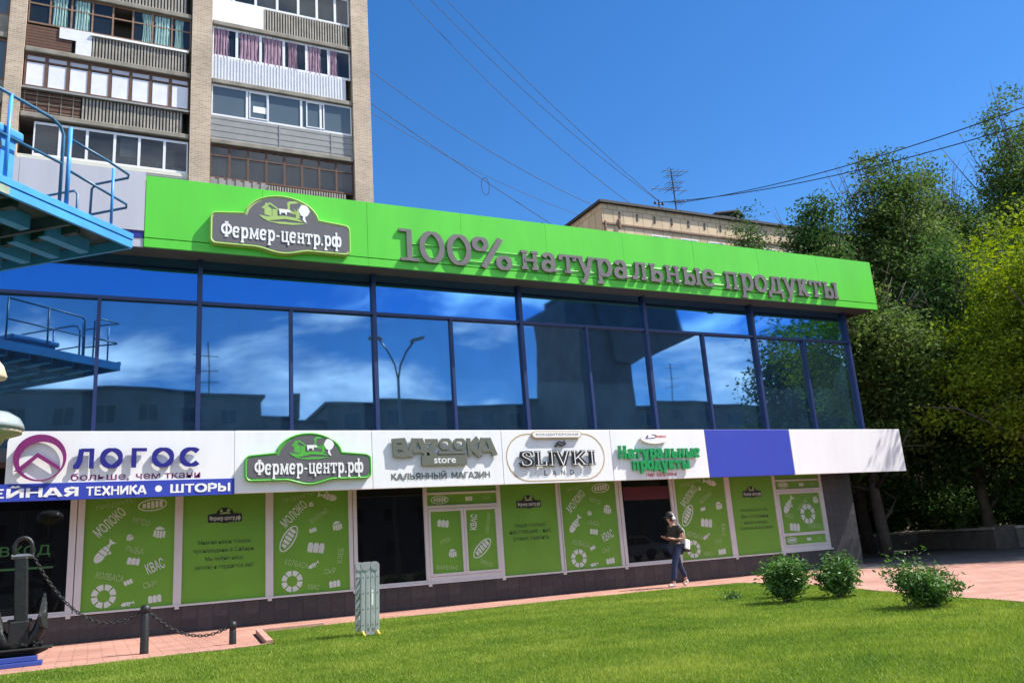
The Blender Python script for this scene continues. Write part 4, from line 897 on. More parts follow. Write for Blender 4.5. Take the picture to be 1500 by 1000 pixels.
    panes(x0+.02, x1-.02, zw+.1, zt+.38, 6, yp, M['oldframe'], M['pane_tint'], B_, .08)
# ------------------------------------------------------------------ pale block to the right
blk = empty('apartment_block', (30, 34, 0), 'pale tiled apartment block with dark flat roof edge behind the right of the shop', 'apartment building')
k = MB(); k.box(22.97, 62, 34, 46, 0, 18.3); k.build('wall', M['ybrick'], blk)
k = MB(); k.box(22.80, 62.3, 33.82, 46.3, 18.3, 18.44); k.build('roof', M['roofdark'], blk)
k = MB(); k.box(22.9, 62, 33.93, 34.0, 17.14, 17.24); k.box(23.05, 23.12, 33.9, 33.99, 10, 17.3); k.box(23.9, 24.0, 33.86, 33.99, 17.0, 17.5); k.build('cornice', M['oldframe'], blk)
for i in range(13):
    k = MB(); k.box(24.0+i*1.12, 24.10+i*1.12, 33.97, 34.0, 17.55, 17.92); k.build('vent_slot', M['roofdark'], blk)
wfr = MB(); wfr.box(0, 1.15, -.02, .03, 0, 1.5); wme = wfr.mesh('window', M['pvc'])
wgl = MB(); wgl.box(.07, .55, -.03, .0, .07, 1.43); wgl.box(.61, 1.08, -.03, .0, .07, 1.43); wgm = wgl.mesh('window_pane', M['pane_tint'])
for fl in range(5):
    for i in range(10):
        w = inst('window', wme, (26.0+i*1.85+(.0 if i else 0)+(i//1)*.03, 33.99, 15.35-fl*2.8), blk)
        p = bpy.data.objects.new('window_pane', wgm); col.objects.link(p); p.parent = w
an = empty('roof_antenna', (28.35, 34.6, 18.5), 'tall television antenna with crossed bars on the pale block roof', 'antenna')
k = MB(); k.tube([(28.35,34.6,18.5),(28.3,34.6,21.3)], .035, 6); k.build('mast', M['wire'], an)
for (z, l, dx) in ((21.15,.9,.35),(20.85,.5,.1),(20.45,.55,.2),(20.1,.5,0),(19.95,1.3,-.2),(19.3,.55,.3)):
    k = MB(); k.tube([(28.3+dx-l,34.6,z-.05),(28.3+dx+l*.8,34.5,z+.06)], .022, 5)
    for q in range(5): xx = 28.3+dx-l*.8+q*l*.36; k.tube([(xx,34.2,z),(xx,35.0,z)], .012, 4)
    k.build('cross_bar', M['wire'], an)
vb = empty('roof_vent', (31.9, 34.9, 18.5), 'small roof vent with tilted dark cap on the pale block', 'roof vent')
k = MB(); k.box(31.5, 32.5, 34.6, 35.4, 18.5, 18.85); k.build('vent_base', M['white2'], vb)
k = MB(); k.obox((31.0,34.4,18.86), (1.7,0,.35), (0,1.2,0), (0,0,.08)); k.obox((32.72,34.4,19.2), (.35,0,-.3), (0,1.2,0), (0,0,.06)); k.build('vent_cap', M['roofdark'], vb)
ib = empty('insulator_bracket', (26.95, 34.3, 18.5), 'small iron bracket holding overhead wires on the roof edge', 'wire bracket')
k = MB(); k.tube([(26.95,34.3,18.5),(26.95,34.3,19.1)], .04, 6); k.tube([(26.6,34.3,18.85),(27.3,34.3,18.85)], .03, 6); k.lathe([(.001,0),(.07,.02),(.05,.12),(.001,.14)], (26.7,34.3,18.86), 8); k.lathe([(.001,0),(.07,.02),(.05,.12),(.001,.14)], (27.2,34.3,18.86), 8); k.build('bracket', M['wire'], ib)
# ------------------------------------------------------------------ overhead wires
def wire(a, b_, sag, label, r=.018, group='overhead wires above the shop'):
    a, b_ = Vector(a), Vector(b_); pts = []
    for i in range(25):
        t_ = i/24; p = a.lerp(b_, t_); p.z -= sag*4*t_*(1-t_); pts.append(p)
    k = MB(); k.tube(pts, r, 5); return tag(k.build('overhead_wire', M['wire']), label, 'wire', group)
wire((10.72,34.0,31.35), (27.0,34.3,19.0), .9, 'black wire rising to upper left, lowest of the three long roof wires', .015)
wire((10.72,34.4,30.6), (24.9,34.1,18.55), .9, 'black wire crossing the blue sky to the near end of the pale roof', .015)
wire((10.72,34.2,32.6), (26.95,34.3,19.05), .6, 'rightmost long wire falling from the top edge to the roof bracket', .015)
wire((9.9,36.5,26.2), (24.5,36,18.9), .7, 'thin wire from the brick tower to the left end of the pale roof', .017)
wire((9.9,36.5,23.6), (22.9,36,18.4), .5, 'faint lower wire between the brick tower and the pale roof corner', .012)
wire((9.9,35.5,23.45), (22.0,36.5,17.6), 0.12, 'low looping wire from the tower ending behind the green fascia', .017)
LX, LZ = 17.29, 19.30
k = MB(); k.tube([(LX+.22*math.sin(a), 35.9, LZ+.48*math.cos(a)) for a in [i*math.pi/9 for i in range(18)]], .015, 4, True); tag(k.build('wire_loop', M['wire']), 'small hanging loop of spare cable on the lowest wire', 'cable loop')
wire((28.3,34.6,19.2), (29.2,14,14.9), .55, 'upper black cable running right in front of the trees', .022)
wire((26.95,34.3,18.95), (28.9,14,14.1), .6, 'lower black cable running right in front of the trees', .022)

# ------------------------------------------------------------------ sky-blue steel landing platform, top left
plat = empty('steel_platform', (.34, 13.74, 6.15), 'sky blue steel landing platform with tubular railings jutting in at upper left', 'platform')
C0 = Vector((.34, 13.74, 6.15)); a_ = Vector((-.695,-.719,0)).normalized(); b2 = Vector((-.766,.643,0)).normalized(); up = Vector((0,0,1))
def PP(u, v, z): return C0+a_*u+b2*v+up*z
def pbox(name, u0, u1, v0, v1, z0, z1, m):
    k = MB(); k.obox(PP(u0,v0,z0), a_*(u1-u0), b2*(v1-v0), up*(z1-z0)); o = k.build(name, M[m], plat); return o
bevel(pbox('edge_beam', 0, 6, -.02, .03, 0, .13, 'steel_blue'), .006); bevel(pbox('edge_beam', 0, 6, -.035, .03, .137, .24, 'steel_blue'), .006)
pbox('edge_beam', -.02, .03, .032, 4.5, 0, .20, 'steel_blue'); pbox('worn_patch', 2.25, 2.42, -.024, -.02, .01, .12, 'steel_worn')
pbox('deck_plate', .032, 6, .032, 4.5, .155, .175, 'deck')
for v in (.55, 1.1, 1.65, 2.2, 2.75, 3.3):
    for u0 in (.25, 1.35, 2.45, 3.55, 4.65):
        pbox('joist', u0, u0+.8, v, v+.05, -.06, .15, 'steel_blue')
        pbox('joist_flange', u0, u0+.8, v+.05, v+.16, -.06, -.045, 'steel_blue')
for u in (1.15, 2.25, 3.35, 4.45):
    pbox('cross_joist', u, u+.06, .04, 4.4, -.02, .15, 'deck')
for u in (.7, 1.8, 2.9):
    pbox('pipe_box', u, u+.1, .3, 3.9, .04, .15, 'deck')
def rail(pts, r=.024, m='rail'):
    k = MB(); k.tube(pts, r, 8); k.build('railing_tube', M[m], plat, True)
Z0 = .25; H = 1.13
rail([PP(.42,.02,Z0), PP(.42,.02,Z0+.95)], .022, 'steel_blue')
rail([PP(1.28,.02,.2), PP(1.28,.02,Z0+H+.1)], .03, 'steel_blue'); rail([PP(1.40,.02,.2), PP(1.40,.02,Z0+1.05), PP(1.46,.02,Z0+1.16), PP(1.62,.02,Z0+1.22), PP(6,.02,Z0+1.28)], .024)
rail([PP(1.29,.02,Z0+1.05), PP(.5,.02,Z0+1.02), PP(.10,.02,Z0+.98), PP(.02,.10,Z0+.97), PP(.02,.7,Z0+.97), PP(.02,.78,Z0+.9), PP(.02,.8,.2)], .020)
rail([PP(1.29,.02,Z0+.55), PP(.12,.02,Z0+.46), PP(.03,.10,Z0+.45), PP(.02,.8,Z0+.45)], .020)
rail([PP(1.40,.02,Z0+.6), PP(6,.02,Z0+.62)], .020)
for u in (2.3, 3.9, 5.2): rail([PP(u,.02,.2), PP(u,.02,Z0+1.24)], .027, 'steel_blue')
rail([PP(.02,1.05,.2), PP(.02,1.05,Z0+.85), PP(.02,1.12,Z0+.93), PP(.02,3.0,Z0+.95)], .020); rail([PP(.02,1.05,Z0+.45), PP(.02,3.0,Z0+.47)], .018)
for v in (2.0, 3.0): rail([PP(.02,v,.2), PP(.02,v,Z0+.95)], .022)
pbox('support_post', 4.4, 4.55, 3.0, 3.15, -6.15, -.06, 'steel_blue')
cab = empty('control_box', tuple(PP(3.2,.7,.176)), 'sky blue steel box with rounded lid and rust patch standing on the platform', 'steel box')
k = MB(); k.obox(PP(2.08,.12,.177), a_*3.0, b2*1.2, up*.72); bevel(k.build('box_body', M['steel_blue'], cab), .02)
k = MB(); k.obox(PP(2.00,.06,.90), a_*3.16, b2*1.32, up*.14); bevel(k.build('box_lid', M['steel_blue'], cab), .04, 3)
k = MB(); k.obox(PP(2.3,.115,.70), a_*.3, -b2*.004, up*.1); k.build('rust_patch', M['steel_worn'], cab)
# ------------------------------------------------------------------ lantern with dome heads at the left edge
lamp = empty('street_lamp', (-1.75, 11, 0), 'street lamp with pale dome heads partly cut by the left edge', 'street lamp')
k = MB(); k.tube([(-1.75,11,0),(-1.75,11,.5),(-1.75,11,3.7)], [.09,.06,.045], 10); k.build('pole', M['metal_grey'], lamp)
def dome(cx, cz, r, hgt, under=True):
    k = MB(); k.lathe([(r,0),(r*.98,hgt*.25),(r*.85,hgt*.6),(r*.55,hgt*.9),(r*.1,hgt)], (cx,11,cz), 28); k.build('lamp_dome', M['lampglass'], lamp, True)
    k = MB(); k.lathe([(r*.3,-.18),(r*.45,-.10),(r*.93,-.045),(r*.97,-.004)], (cx,11,cz), 24); k.build('lamp_bowl', M['lampbeige'], lamp, True)
    k = MB(); k.tube([(cx,11,cz-.18),(cx,11,cz-.5),(cx-.15,11,cz-.62),(-1.75,11,cz-.66)], .03, 8); k.build('arm', M['metal_grey'], lamp)
dome(-1.09, 2.83, .33, .22); 
k = MB(); k.lathe([(.001,.0),(.15,.02),(.16,.05),(.12,.17),(.05,.26),(.001,.27)], (-1.13,11,3.40), 22); k.build('lamp_dome', M['lampbeige'], lamp, True)
k = MB(); k.tube([(-1.1,11,3.4),(-1.3,11,3.3),(-1.75,11,3.28)], .03, 8); k.build('arm', M['metal_grey'], lamp)
# ------------------------------------------------------------------ anchor, plinth beams, bollards and chains
anc = empty('anchor', (-.88, 14.6, .14), 'large black iron ship anchor standing by the entrance at far left', 'anchor')
k = MB(); k.obox((-.955,14.53,.30), (.17,0,0), (0,.14,0), (-.06,0,1.22)); 
k.obox((-1.03,14.50,.28), (.26,0,0), (0,.2,0), (0,0,.34)); k.tube([(-1.06,14.6,.62),(-.74,14.6,.62)], .03, 8); bevel(k.build('shank', M['black_iron'], anc), .02)
k = MB(); k.tube([(-1.02,14.6,1.5)]+[(-.915+.115*math.cos(R(a)), 14.6, 1.66+.135*math.sin(R(a))) for a in range(190, -20, -20)]+[(-.81,14.6,1.5)], .028, 8); k.build('shackle', M['black_iron'], anc, True)
k = MB(); k.tube([(-1.06,14.6,1.53),(-.77,14.6,1.53)], .035, 8); k.build('shackle_pin', M['metal_grey'], anc)
for s in (1, -1):
    k = MB(); pts = [(-.9, 14.6, .27), (-.9+s*.16, 14.6, .33), (-.9+s*.25, 14.6, .47), (-.9+s*.29, 14.6, .66), (-.9+s*.31, 14.6, .86)]
    k.tube(pts, [.10,.10,.085,.065,.03], 8); k.build('arm', M['black_iron'], anc, True)
    k = MB(); P = [(-.9+s*.30,14.47,.78),(-.9+s*.24,14.40,.66),(-.9+s*.27,14.43,.52),(-.9+s*.33,14.50,.48),(-.9+s*.33,14.70,.48),(-.9+s*.27,14.77,.52),(-.9+s*.24,14.80,.66),(-.9+s*.30,14.73,.78),(-.9+s*.28,14.6,.99)]
    k.add(P+[(x+s*.035, y, z) for x, y, z in P], [tuple(range(9)), tuple(range(17, 8, -1))]+[(i, (i+1) % 9, 9+(i+1) % 9, 9+i)[::-1] for i in range(9)]); k.build('fluke', M['black_iron'], anc)
k = MB(); k.box(-1.6, -.46, 14.42, 14.78, .215, .245); k.tube([(-1.6,14.6,.20),(-.7,14.6,.19),(-.52,14.6,.22)], [.07,.07,.03], 8); bevel(k.build('stock', M['black_iron'], anc), .01)
k = MB()
for i in range(60): 
    x = rnd.uniform(-.86, -.6); y = rnd.uniform(14.46, 14.74); k.lathe([(.001,0),(.022,.012),(.02,.03),(.001,.04)], (x, y, .245+rnd.uniform(0, .07)*(1-abs(x+.73)*4)), 6)
tag(k.build('coiled_chain', M['black_iron'], anc), kind='stuff')
for (x0, x1, y0, y1, z0, z1, lb) in ((-3.2,-.64,14.40,14.56,.065,.135,'upper blue painted beam lying under the black anchor'),(-3.2,-.575,14.36,14.60,0.001,.062,'lower blue painted beam lying on the pink paving under the anchor')):
    k = MB(); k.box(x0, x1, y0, y1, z0, z1); bevel(tag(k.build('blue_beam', M['bluewood']), lb, 'beam', 'blue beams under the anchor'), .008)
def bollard(x, y, h, r, label):
    t = empty('bollard', (x, y, 0), label, 'bollard', 'black bollards with chain')
    k = MB(); k.lathe([(r*1.05,0),(r,.02),(r*.93,h-.12),(r*.85,h-.11)], (x,y,0), 20); k.build('post', M['black_iron'], t, True)
    k = MB(); k.lathe([(r*.8,h-.115),(r*1.15,h-.10),(r*1.2,h-.06),(r*1.05,h-.02),(r*.6,h),(.005,h+.004)], (x,y,0), 20); k.build('cap', M['black_iron'], t, True)
bollard(.76, 14.4, .70, .062, 'tall black iron bollard between the anchor and the short post'); bollard(2.03, 14.4, .34, .055, 'short black iron bollard at the end of the chain near the lawn')
tor = MB(); tor.tube([(.034*math.cos(a)*(1), 0, .020*math.sin(a)) for a in [i*math.pi/6 for i in range(12)]], .0075, 5, True); tm = tor.mesh('chain_link', M['black_iron'], True)
def chain(a, b_, sag, label):
    a, b_ = Vector(a), Vector(b_); t = empty('chain', tuple(a), label, 'chain', 'iron chains between bollards'); pts = []; N = 400
    for i in range(N+1):
        s = i/N; p = a.lerp(b_, s); p.z -= sag*4*s*(1-s); pts.append(p)
    acc = 0; last = pts[0]; k_ = 0
    for i in range(1, N+1):
        acc += (pts[i]-pts[i-1]).length
        if acc >= .046:
            d = (pts[i]-last).normalized(); acc = 0; q = d.to_track_quat('X', 'Z'); q = q @ __import__('mathutils').Quaternion((1,0,0), R(90*(k_ % 2)+20))
            o = bpy.data.objects.new('chain_link', tm); col.objects.link(o); o.parent = t; o.location = (last+pts[i])/2-a; o.rotation_mode = 'QUATERNION'; o.rotation_quaternion = q; last = pts[i]; k_ += 1
chain((-.80,14.58,1.56), (.72,14.4,.62), .50, 'sagging iron chain from the anchor ring to the tall bollard')
chain((.80,14.4,.61), (1.99,14.4,.27), .24, 'sagging iron chain between the tall and the short bollard')

# ------------------------------------------------------------------ folded aluminium ladder on the lawn
lad = empty('folded_ladder', (3.74, 12.9, 0), 'folded aluminium multi-joint ladder standing upright on the grass', 'ladder')
ex = Vector((.955,-.03,0)).normalized()*.86; ey = Vector((-.01,.27,0)); lean = Vector((.03,0,1))
def lp(u, v, z): return Vector((3.64,12.86,0))+ex*u+ey*v+lean*z
for v in (0, 1):
    for i in range(4):
        k = MB(); k.obox(lp(.004+i*.085, v, .08), ex*.074, ey.normalized()*.028, lean*.96); bevel(k.build('stile', M['alu'], lad), .006)
    for j in range(2):
        k = MB(); u = .04+j*.17
        c = lp(u+.04, v, 1.03); vs = []
        n = 20
        for q in range(n):
            an_ = 2*math.pi*q/n; vs.append(c+ex*(.082*math.cos(an_))+Vector((0,0,1))*(.065*math.sin(an_)))
        w = ey.normalized()*.04; vv = [p-w*.25 for p in vs]+[p+w for p in vs]
        k.add(vv, [tuple(range(n)), tuple(range(2*n-1, n-1, -1))]+[(i, n+i, n+(i+1) % n, (i+1) % n) for i in range(n)]); k.build('hinge_joint', M['alu_dark'], lad)
for i in range(4):
    for z in (.18, .41, .64, .87):
        k = MB(); u = .041+i*.085; k.tube([lp(u, 0, z)+ey.normalized()*.02, lp(u, 1, z)], .016, 8); k.build('rung', M['alu'], lad)
        k = MB(); k.tube([lp(u, 0, z)-ey.normalized()*.004, lp(u, 0, z)+ey.normalized()*.004], .009, 6); k.build('rivet', M['black'], lad)
k = MB(); k.obox(lp(.19, 0, .46)-ey.normalized()*.003, ex*.03, ey.normalized()*.002, lean*.22); k.build('sticker', M['white2'], lad)
for u in (.03, .29):
    k = MB(); p = lp(u, 0, .09); k.tube([p, p+Vector((.02,-.03,-.05)), p+Vector((.03,-.04,-.085))], [.018,.02,.012], 8); k.build('foot', M['yellow'], lad)
k = MB(); k.obox(lp(.09, 0, .04), ex*.18, ey.normalized()*.03, lean*.1); k.build('base_bracket', M['alu_dark'], lad)

# ------------------------------------------------------------------ person walking past
def skinmesh(name, nodes, edges, mt, parent, sub=2):
    me = bpy.data.meshes.new(name); me.from_pydata([n[0] for n in nodes], edges, []); me.update()
    o = bpy.data.objects.new(name, me); col.objects.link(o)
    m = o.modifiers.new('skin', 'SKIN'); m.use_smooth_shade = True
    o.modifiers.new('sub', 'SUBSURF').levels = sub
    for i, n in enumerate(nodes):
        r = n[1]; r = r if isinstance(r, tuple) else (r, r)
        me.skin_vertices[0].data[i].radius = r
    me.skin_vertices[0].data[0].use_root = True
    dg = bpy.context.evaluated_depsgraph_get(); dg.update()
    nm = bpy.data.meshes.new_from_object(o.evaluated_get(dg)); bpy.data.objects.remove(o)
    nm.name = name; nm.materials.clear(); nm.materials.append(mt)
    nm.polygons.foreach_set('use_smooth', [True]*len(nm.polygons))
    return link(name, nm, parent)
px_, py_ = 12.55, 16.95
per = empty('person', (px_, py_, 0), 'person in dark cap, sunglasses and jeans walking left while looking at a phone', 'person')
def q_(x, y, z): return (px_+x, py_+y, z)
# joints (walking towards -X)
J = dict(pel=q_(.03,0,.93), wai=q_(.03,0,1.08), che=q_(.04,0,1.26), nek=q_(.0,0,1.43), hd0=q_(-.04,0,1.52), hd1=q_(-.06,0,1.60), hd2=q_(-.05,0,1.68),
 hl=q_(.02,-.09,.88), kl=q_(-.14,-.09,.49), al=q_(-.20,-.09,.10), tl=q_(-.37,-.09,.045), hr=q_(.03,.09,.88), kr=q_(.14,.09,.50), ar=q_(.30,.09,.15), tr=q_(.20,.09,.035),
 sl=q_(.05,-.17,1.37), el=q_(.13,-.21,1.10), wl_=q_(-.10,-.17,1.10), pl=q_(-.19,-.14,1.12), sr=q_(.05,.17,1.37), er=q_(.06,.21,1.10), wr=q_(-.14,.12,1.14), pr=q_(-.21,.09,1.16))
names = list(J); ix = {n: i for i, n in enumerate(names)}
rad = dict(pel=.125, wai=.108, che=.128, nek=.052, hd0=(.062,.062), hd1=(.082,.075), hd2=(.06,.06), hl=.085, kl=.055, al=.036, tl=(.04,.025), hr=.085, kr=.055, ar=.036, tr=(.04,.025),
 sl=.05, el=.038, wl_=.026, pl=(.035,.018), sr=.05, er=.038, wr=.026, pr=(.035,.018))
ed = [('pel','wai'),('wai','che'),('che','nek'),('nek','hd0'),('hd0','hd1'),('hd1','hd2'),('pel','hl'),('hl','kl'),('kl','al'),('al','tl'),('pel','hr'),('hr','kr'),('kr','ar'),('ar','tr'),('che','sl'),('sl','el'),('el','wl_'),('wl_','pl'),('che','sr'),('sr','er'),('er','wr'),('wr','pr')]
nodes = [(J[n], rad[n]) for n in names]; edges = [(ix[a], ix[b_]) for a, b_ in ed]
for hp, s in (('pl', -1), ('pr', 1)):      # four fingers and a thumb on each hand
    bx, by, bz = J[hp]
    for f_ in range(4):
        i0 = len(nodes); L_ = (.032, .038, .036, .028)[f_]
        nodes += [((bx-.02, by+(f_-1.5)*.017, bz+.006), .009), ((bx-.02-L_, by+(f_-1.5)*.018, bz+.012), .008), ((bx-.03-L_*1.3, by+(f_-1.5)*.017, bz+.036), .007)]
        edges += [(ix[hp], i0), (i0, i0+1), (i0+1, i0+2)]
    i0 = len(nodes); nodes += [((bx+.01, by-s*.032, bz+.015), .010), ((bx-.025, by-s*.04, bz+.035), .008)]; edges += [(ix[hp], i0), (i0, i0+1)]
# nose
i0 = len(nodes); nodes += [(q_(-.145,0,1.585), .012)]; edges += [(ix['hd1'], i0)]
body = skinmesh('body', nodes, edges, M['skin'], per, 2)
def sub(nm, lst, grow, mt, over={}):
    ns = []; mp_ = {}
    for a, b_ in lst:
        for n in (a, b_):
            if n not in mp_:
                mp_[n] = len(ns); p = over.get(n, (J[n], None))[0]; r = over.get(n, (None, rad[n]))[1] or rad[n]
                r = r if isinstance(r, tuple) else (r, r); ns.append((p, (r[0]+grow, r[1]+grow)))
    return skinmesh(nm, ns, [(mp_[a], mp_[b_]) for a, b_ in lst], mt, per, 2)
J['ul'] = q_(.095,-.20,1.22); rad['ul'] = .056; J['ur'] = q_(.055,.20,1.22); rad['ur'] = .056; J['nk2'] = q_(.02,0,1.40); rad['nk2'] = .06; J['hem'] = q_(.03,0,.90); rad['hem'] = .15
sub('tshirt', [('wai','che'),('hem','wai'),('che','nk2'),('che','sl'),('sl','ul'),('che','sr'),('sr','ur')], .026, M['shirt'])
J['al2'] = q_(-.195,-.09,.13); J['ar2'] = q_(.285,.09,.19); rad['al2'] = rad['ar2'] = .05
sub('jeans', [('pel','hl'),('hl','kl'),('kl','al2'),('pel','hr'),('hr','kr'),('kr','ar2')], .018, M['jeans'])
for nm, a, tt in (('shoe','al','tl'), ('shoe','ar','tr')):
    A = Vector(J[a]); T = Vector(J[tt]); H = A+(A-T)*.18; H.z = T.z+.01
    skinmesh(nm, [(tuple(H), (.042,.04)), (tuple((H+T)/2), (.045,.036)), (tuple(T), (.045,.028)), (tuple(A), (.045,.045))], [(0,1),(1,2),(0,3)], M['shoe'], per, 2)
k = MB(); k.lathe([(.108,0),(.110,.05),(.095,.10),(.06,.135),(.01,.15)], q_(-.045,0,1.61), 20); o = k.build('cap', M['hair'], per, True)
k = MB(); k.obox(q_(-.23,-.07,1.615), (.12,0,.012), (0,.14,0), (0,0,.012)); bevel(k.build('cap_peak', M['hair'], per), .005)
k = MB(); k.lathe([(.001,-.075),(.085,-.07),(.098,0),(.09,.06),(.04,.09)], q_(-.015,0,1.595), 16); k.build('hair', M['hair'], per, True)
k = MB(); k.tube([(px_-.02, py_+.115*math.cos(a), 1.60+.145*math.sin(a)) for a in [math.pi*i/12 for i in range(13)]], .013, 6); k.build('headphones', M['white2'], per, True)
for s in (-1, 1):
    k = MB(); k.lathe([(.001,-.02),(.042,-.018),(.045,.012),(.03,.022),(.001,.024)], q_(-.02,s*.112,1.585), 14, 'y'); k.build('ear_cup', M['white2'], per, True)
k = MB(); k.box(px_-.155, px_-.135, py_-.07, py_-.008, 1.585, 1.625); k.box(px_-.155, px_-.135, py_+.008, py_+.07, 1.585, 1.625); k.box(px_-.15, px_-.05, py_-.086, py_-.08, 1.605, 1.615); k.build('sunglasses', M['black'], per)
ph = MB(); ph.obox(q_(-.30,-.17,1.15), (.05,0,.11), (0,.075,0), (-.006,0,.006)); tag(bevel(ph.build('phone', M['black']), .004), 'dark phone held in front of the walking person', 'phone')
bag = empty('shoulder_bag', q_(.26,-.05,.83), 'white and dark shoulder bag hanging behind the walking person', 'bag')
k = MB(); k.obox(q_(.20,-.13,.86), (.16,0,-.05), (0,.2,0), (.03,0,.24)); bevel(k.build('bag_body', M['white2'], bag), .03, 3)
k = MB(); k.obox(q_(.19,-.12,.80), (.19,0,-.02), (0,.19,0), (.0,0,.08)); bevel(k.build('bag_base', M['hair'], bag), .02, 2)
k = MB(); k.tube([q_(.24,-.13,1.08), q_(.18,-.19,1.28), q_(.06,-.19,1.425), q_(-.03,-.1,1.38), q_(.0,.10,1.2)], .014, 6); k.build('strap', M['white2'], bag, True)

# ------------------------------------------------------------------ foliage
def leaves(cent, size, mt, name, parent, aspect=.5, droop=.3, tint=None):
    n = len(cent); cent = np.asarray(cent); d = nr.normal(0, 1, (n, 3)); d[:, 2] = d[:, 2]*.6-droop; d /= np.linalg.norm(d, axis=1)[:, None]
    s = nr.normal(0, 1, (n, 3)); s -= (s*d).sum(1)[:, None]*d; s /= np.linalg.norm(s, axis=1)[:, None]+1e-6
    L = (size*nr.uniform(.6, 1.35, n))[:, None]; W = L*aspect; nn = np.cross(d, s)*L*.12
    V = np.stack([cent-d*L*.5, cent+s*W*.5+nn, cent+d*L*.5, cent-s*W*.5+nn], 1).reshape(-1, 3)
    t = nr.normal(.5, .18, n) if tint is None else tint+nr.normal(0, .12, n)
    me = npmesh(name, V, np.arange(4*n).reshape(-1, 4), mt, 4, np.repeat(np.clip(t, 0, 1), 4))
    return link(name, me, parent)
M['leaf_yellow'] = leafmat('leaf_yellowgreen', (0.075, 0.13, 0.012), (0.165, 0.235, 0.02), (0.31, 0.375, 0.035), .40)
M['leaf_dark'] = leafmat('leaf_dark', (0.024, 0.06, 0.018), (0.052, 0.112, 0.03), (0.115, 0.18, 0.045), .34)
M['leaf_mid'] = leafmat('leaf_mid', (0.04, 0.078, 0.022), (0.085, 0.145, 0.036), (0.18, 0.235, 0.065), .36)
M['leaf_bush'] = leafmat('leaf_peony', (0.03, 0.08, 0.015), (0.07, 0.16, 0.03), (0.18, 0.30, 0.07), .22, .5, .3, nscale=4)
def tree(x, y, h, r, z0, leaf, nclump, per_, lsize, label, name='tree', seed=1, csig=.42, group=None, trunk=.16, bare=0, limbs=9, taper=.0):
    rr = random.Random(seed); t = empty(name, (x, y, 0), label, 'tree', group)
    top = Vector((x+rr.uniform(-.4, .4), y+rr.uniform(-.4, .4), h*.88)); tp = []
    for i in range(9):
        s = i/8; tp.append(Vector((x, y, -.05)).lerp(top, s)+Vector((rr.uniform(-1, 1), rr.uniform(-1, 1), 0))*.12*(s > 0))
    k = MB(); k.tube(tp, [trunk*(1.15-.98*i/8) for i in range(9)], 9); k.build('trunk', M['bark'], t, True)
    cz = (h+z0)/2; hz = (h-z0)/2; lb = MB(); tips = []
    lob = [(rr.uniform(0, 6.28), rr.uniform(-.7, .95), rr.uniform(.3, .75)) for _ in range(9)]
    for i in range(limbs):
        s = .22+.62*i/limbs; a = i*2.4+rr.uniform(-.4, .4); base = tp[int(s*8)]
        L = r*rr.uniform(.5, .86)*math.sqrt(max(.15, 1-((base.z+.25*h-cz)/(hz*1.15))**2))
        end = base+Vector((math.cos(a)*L, math.sin(a)*L, L*rr.uniform(.35, 1.0))); mid = base.lerp(end, .5)+Vector((0, 0, -.08*L))
        lb.tube([base, mid, end], [trunk*.42, trunk*.26, trunk*.08], 6)
        tips += [(base, mid, end)]
        for q in range(4):
            p0 = mid.lerp(end, rr.uniform(-.3, .9)); e2 = p0+Vector((rr.uniform(-1, 1), rr.uniform(-1, 1), rr.uniform(-.1, 1)))*L*.42; lb.tube([p0, e2], [trunk*.15, trunk*.04], 4)
    for i in range(bare):
        a = rr.uniform(0, 6.28); el_ = rr.uniform(.1, 1.2); p1 = Vector((x+math.cos(a)*r*.97*math.cos(el_*.8), y+math.sin(a)*r*.97*math.cos(el_*.8), cz+hz*.98*math.sin(el_))); p0 = p1.lerp(Vector((x, y, cz)), .45)
        lb.tube([p0, p0.lerp(p1, .6)+Vector((0, 0, .15)), p1+Vector((0, 0, .3))], [.035, .02, .008], 4)
        for q in range(3):
            s0 = p0.lerp(p1, rr.uniform(.3, .9)); lb.tube([s0, s0+Vector((rr.uniform(-1, 1), rr.uniform(-1, 1), rr.uniform(-.2, 1)))*.7], [.014, .005], 3)
    lb.build('limbs', M['bark'], t, True)
    cc = []; tt = []
    while len(cc) < nclump:
        v = Vector((rr.gauss(0, 1), rr.gauss(0, 1), rr.gauss(0, 1))); v.normalize(); az = math.atan2(v.y, v.x); f = 1
        for (la, lz, am) in lob: f -= am*.55*max(0, 1-((az-la+math.pi) % (2*math.pi)-math.pi)**2-(v.z-lz)**2*2.5)
        s = rr.uniform(.0, 1)**.38*f*rr.uniform(.84, 1.14); tz = 1-taper*max(0, v.z*s)
        cc.append((x+v.x*r*s*tz, y+v.y*r*s*tz, cz+v.z*hz*s)); tt.append(rr.gauss(.5, .2))
    cc = np.array(cc); n = nclump*per_; idx = np.repeat(np.arange(nclump), per_)
    P = cc[idx]+nr.normal(0, 1, (n, 3))*np.array([csig, csig, csig*.55]); P[:, 2] = np.maximum(P[:, 2], .15)
    leaves(P, lsize, leaf, 'foliage', t, .52, .35, np.array(tt)[idx])
    return t
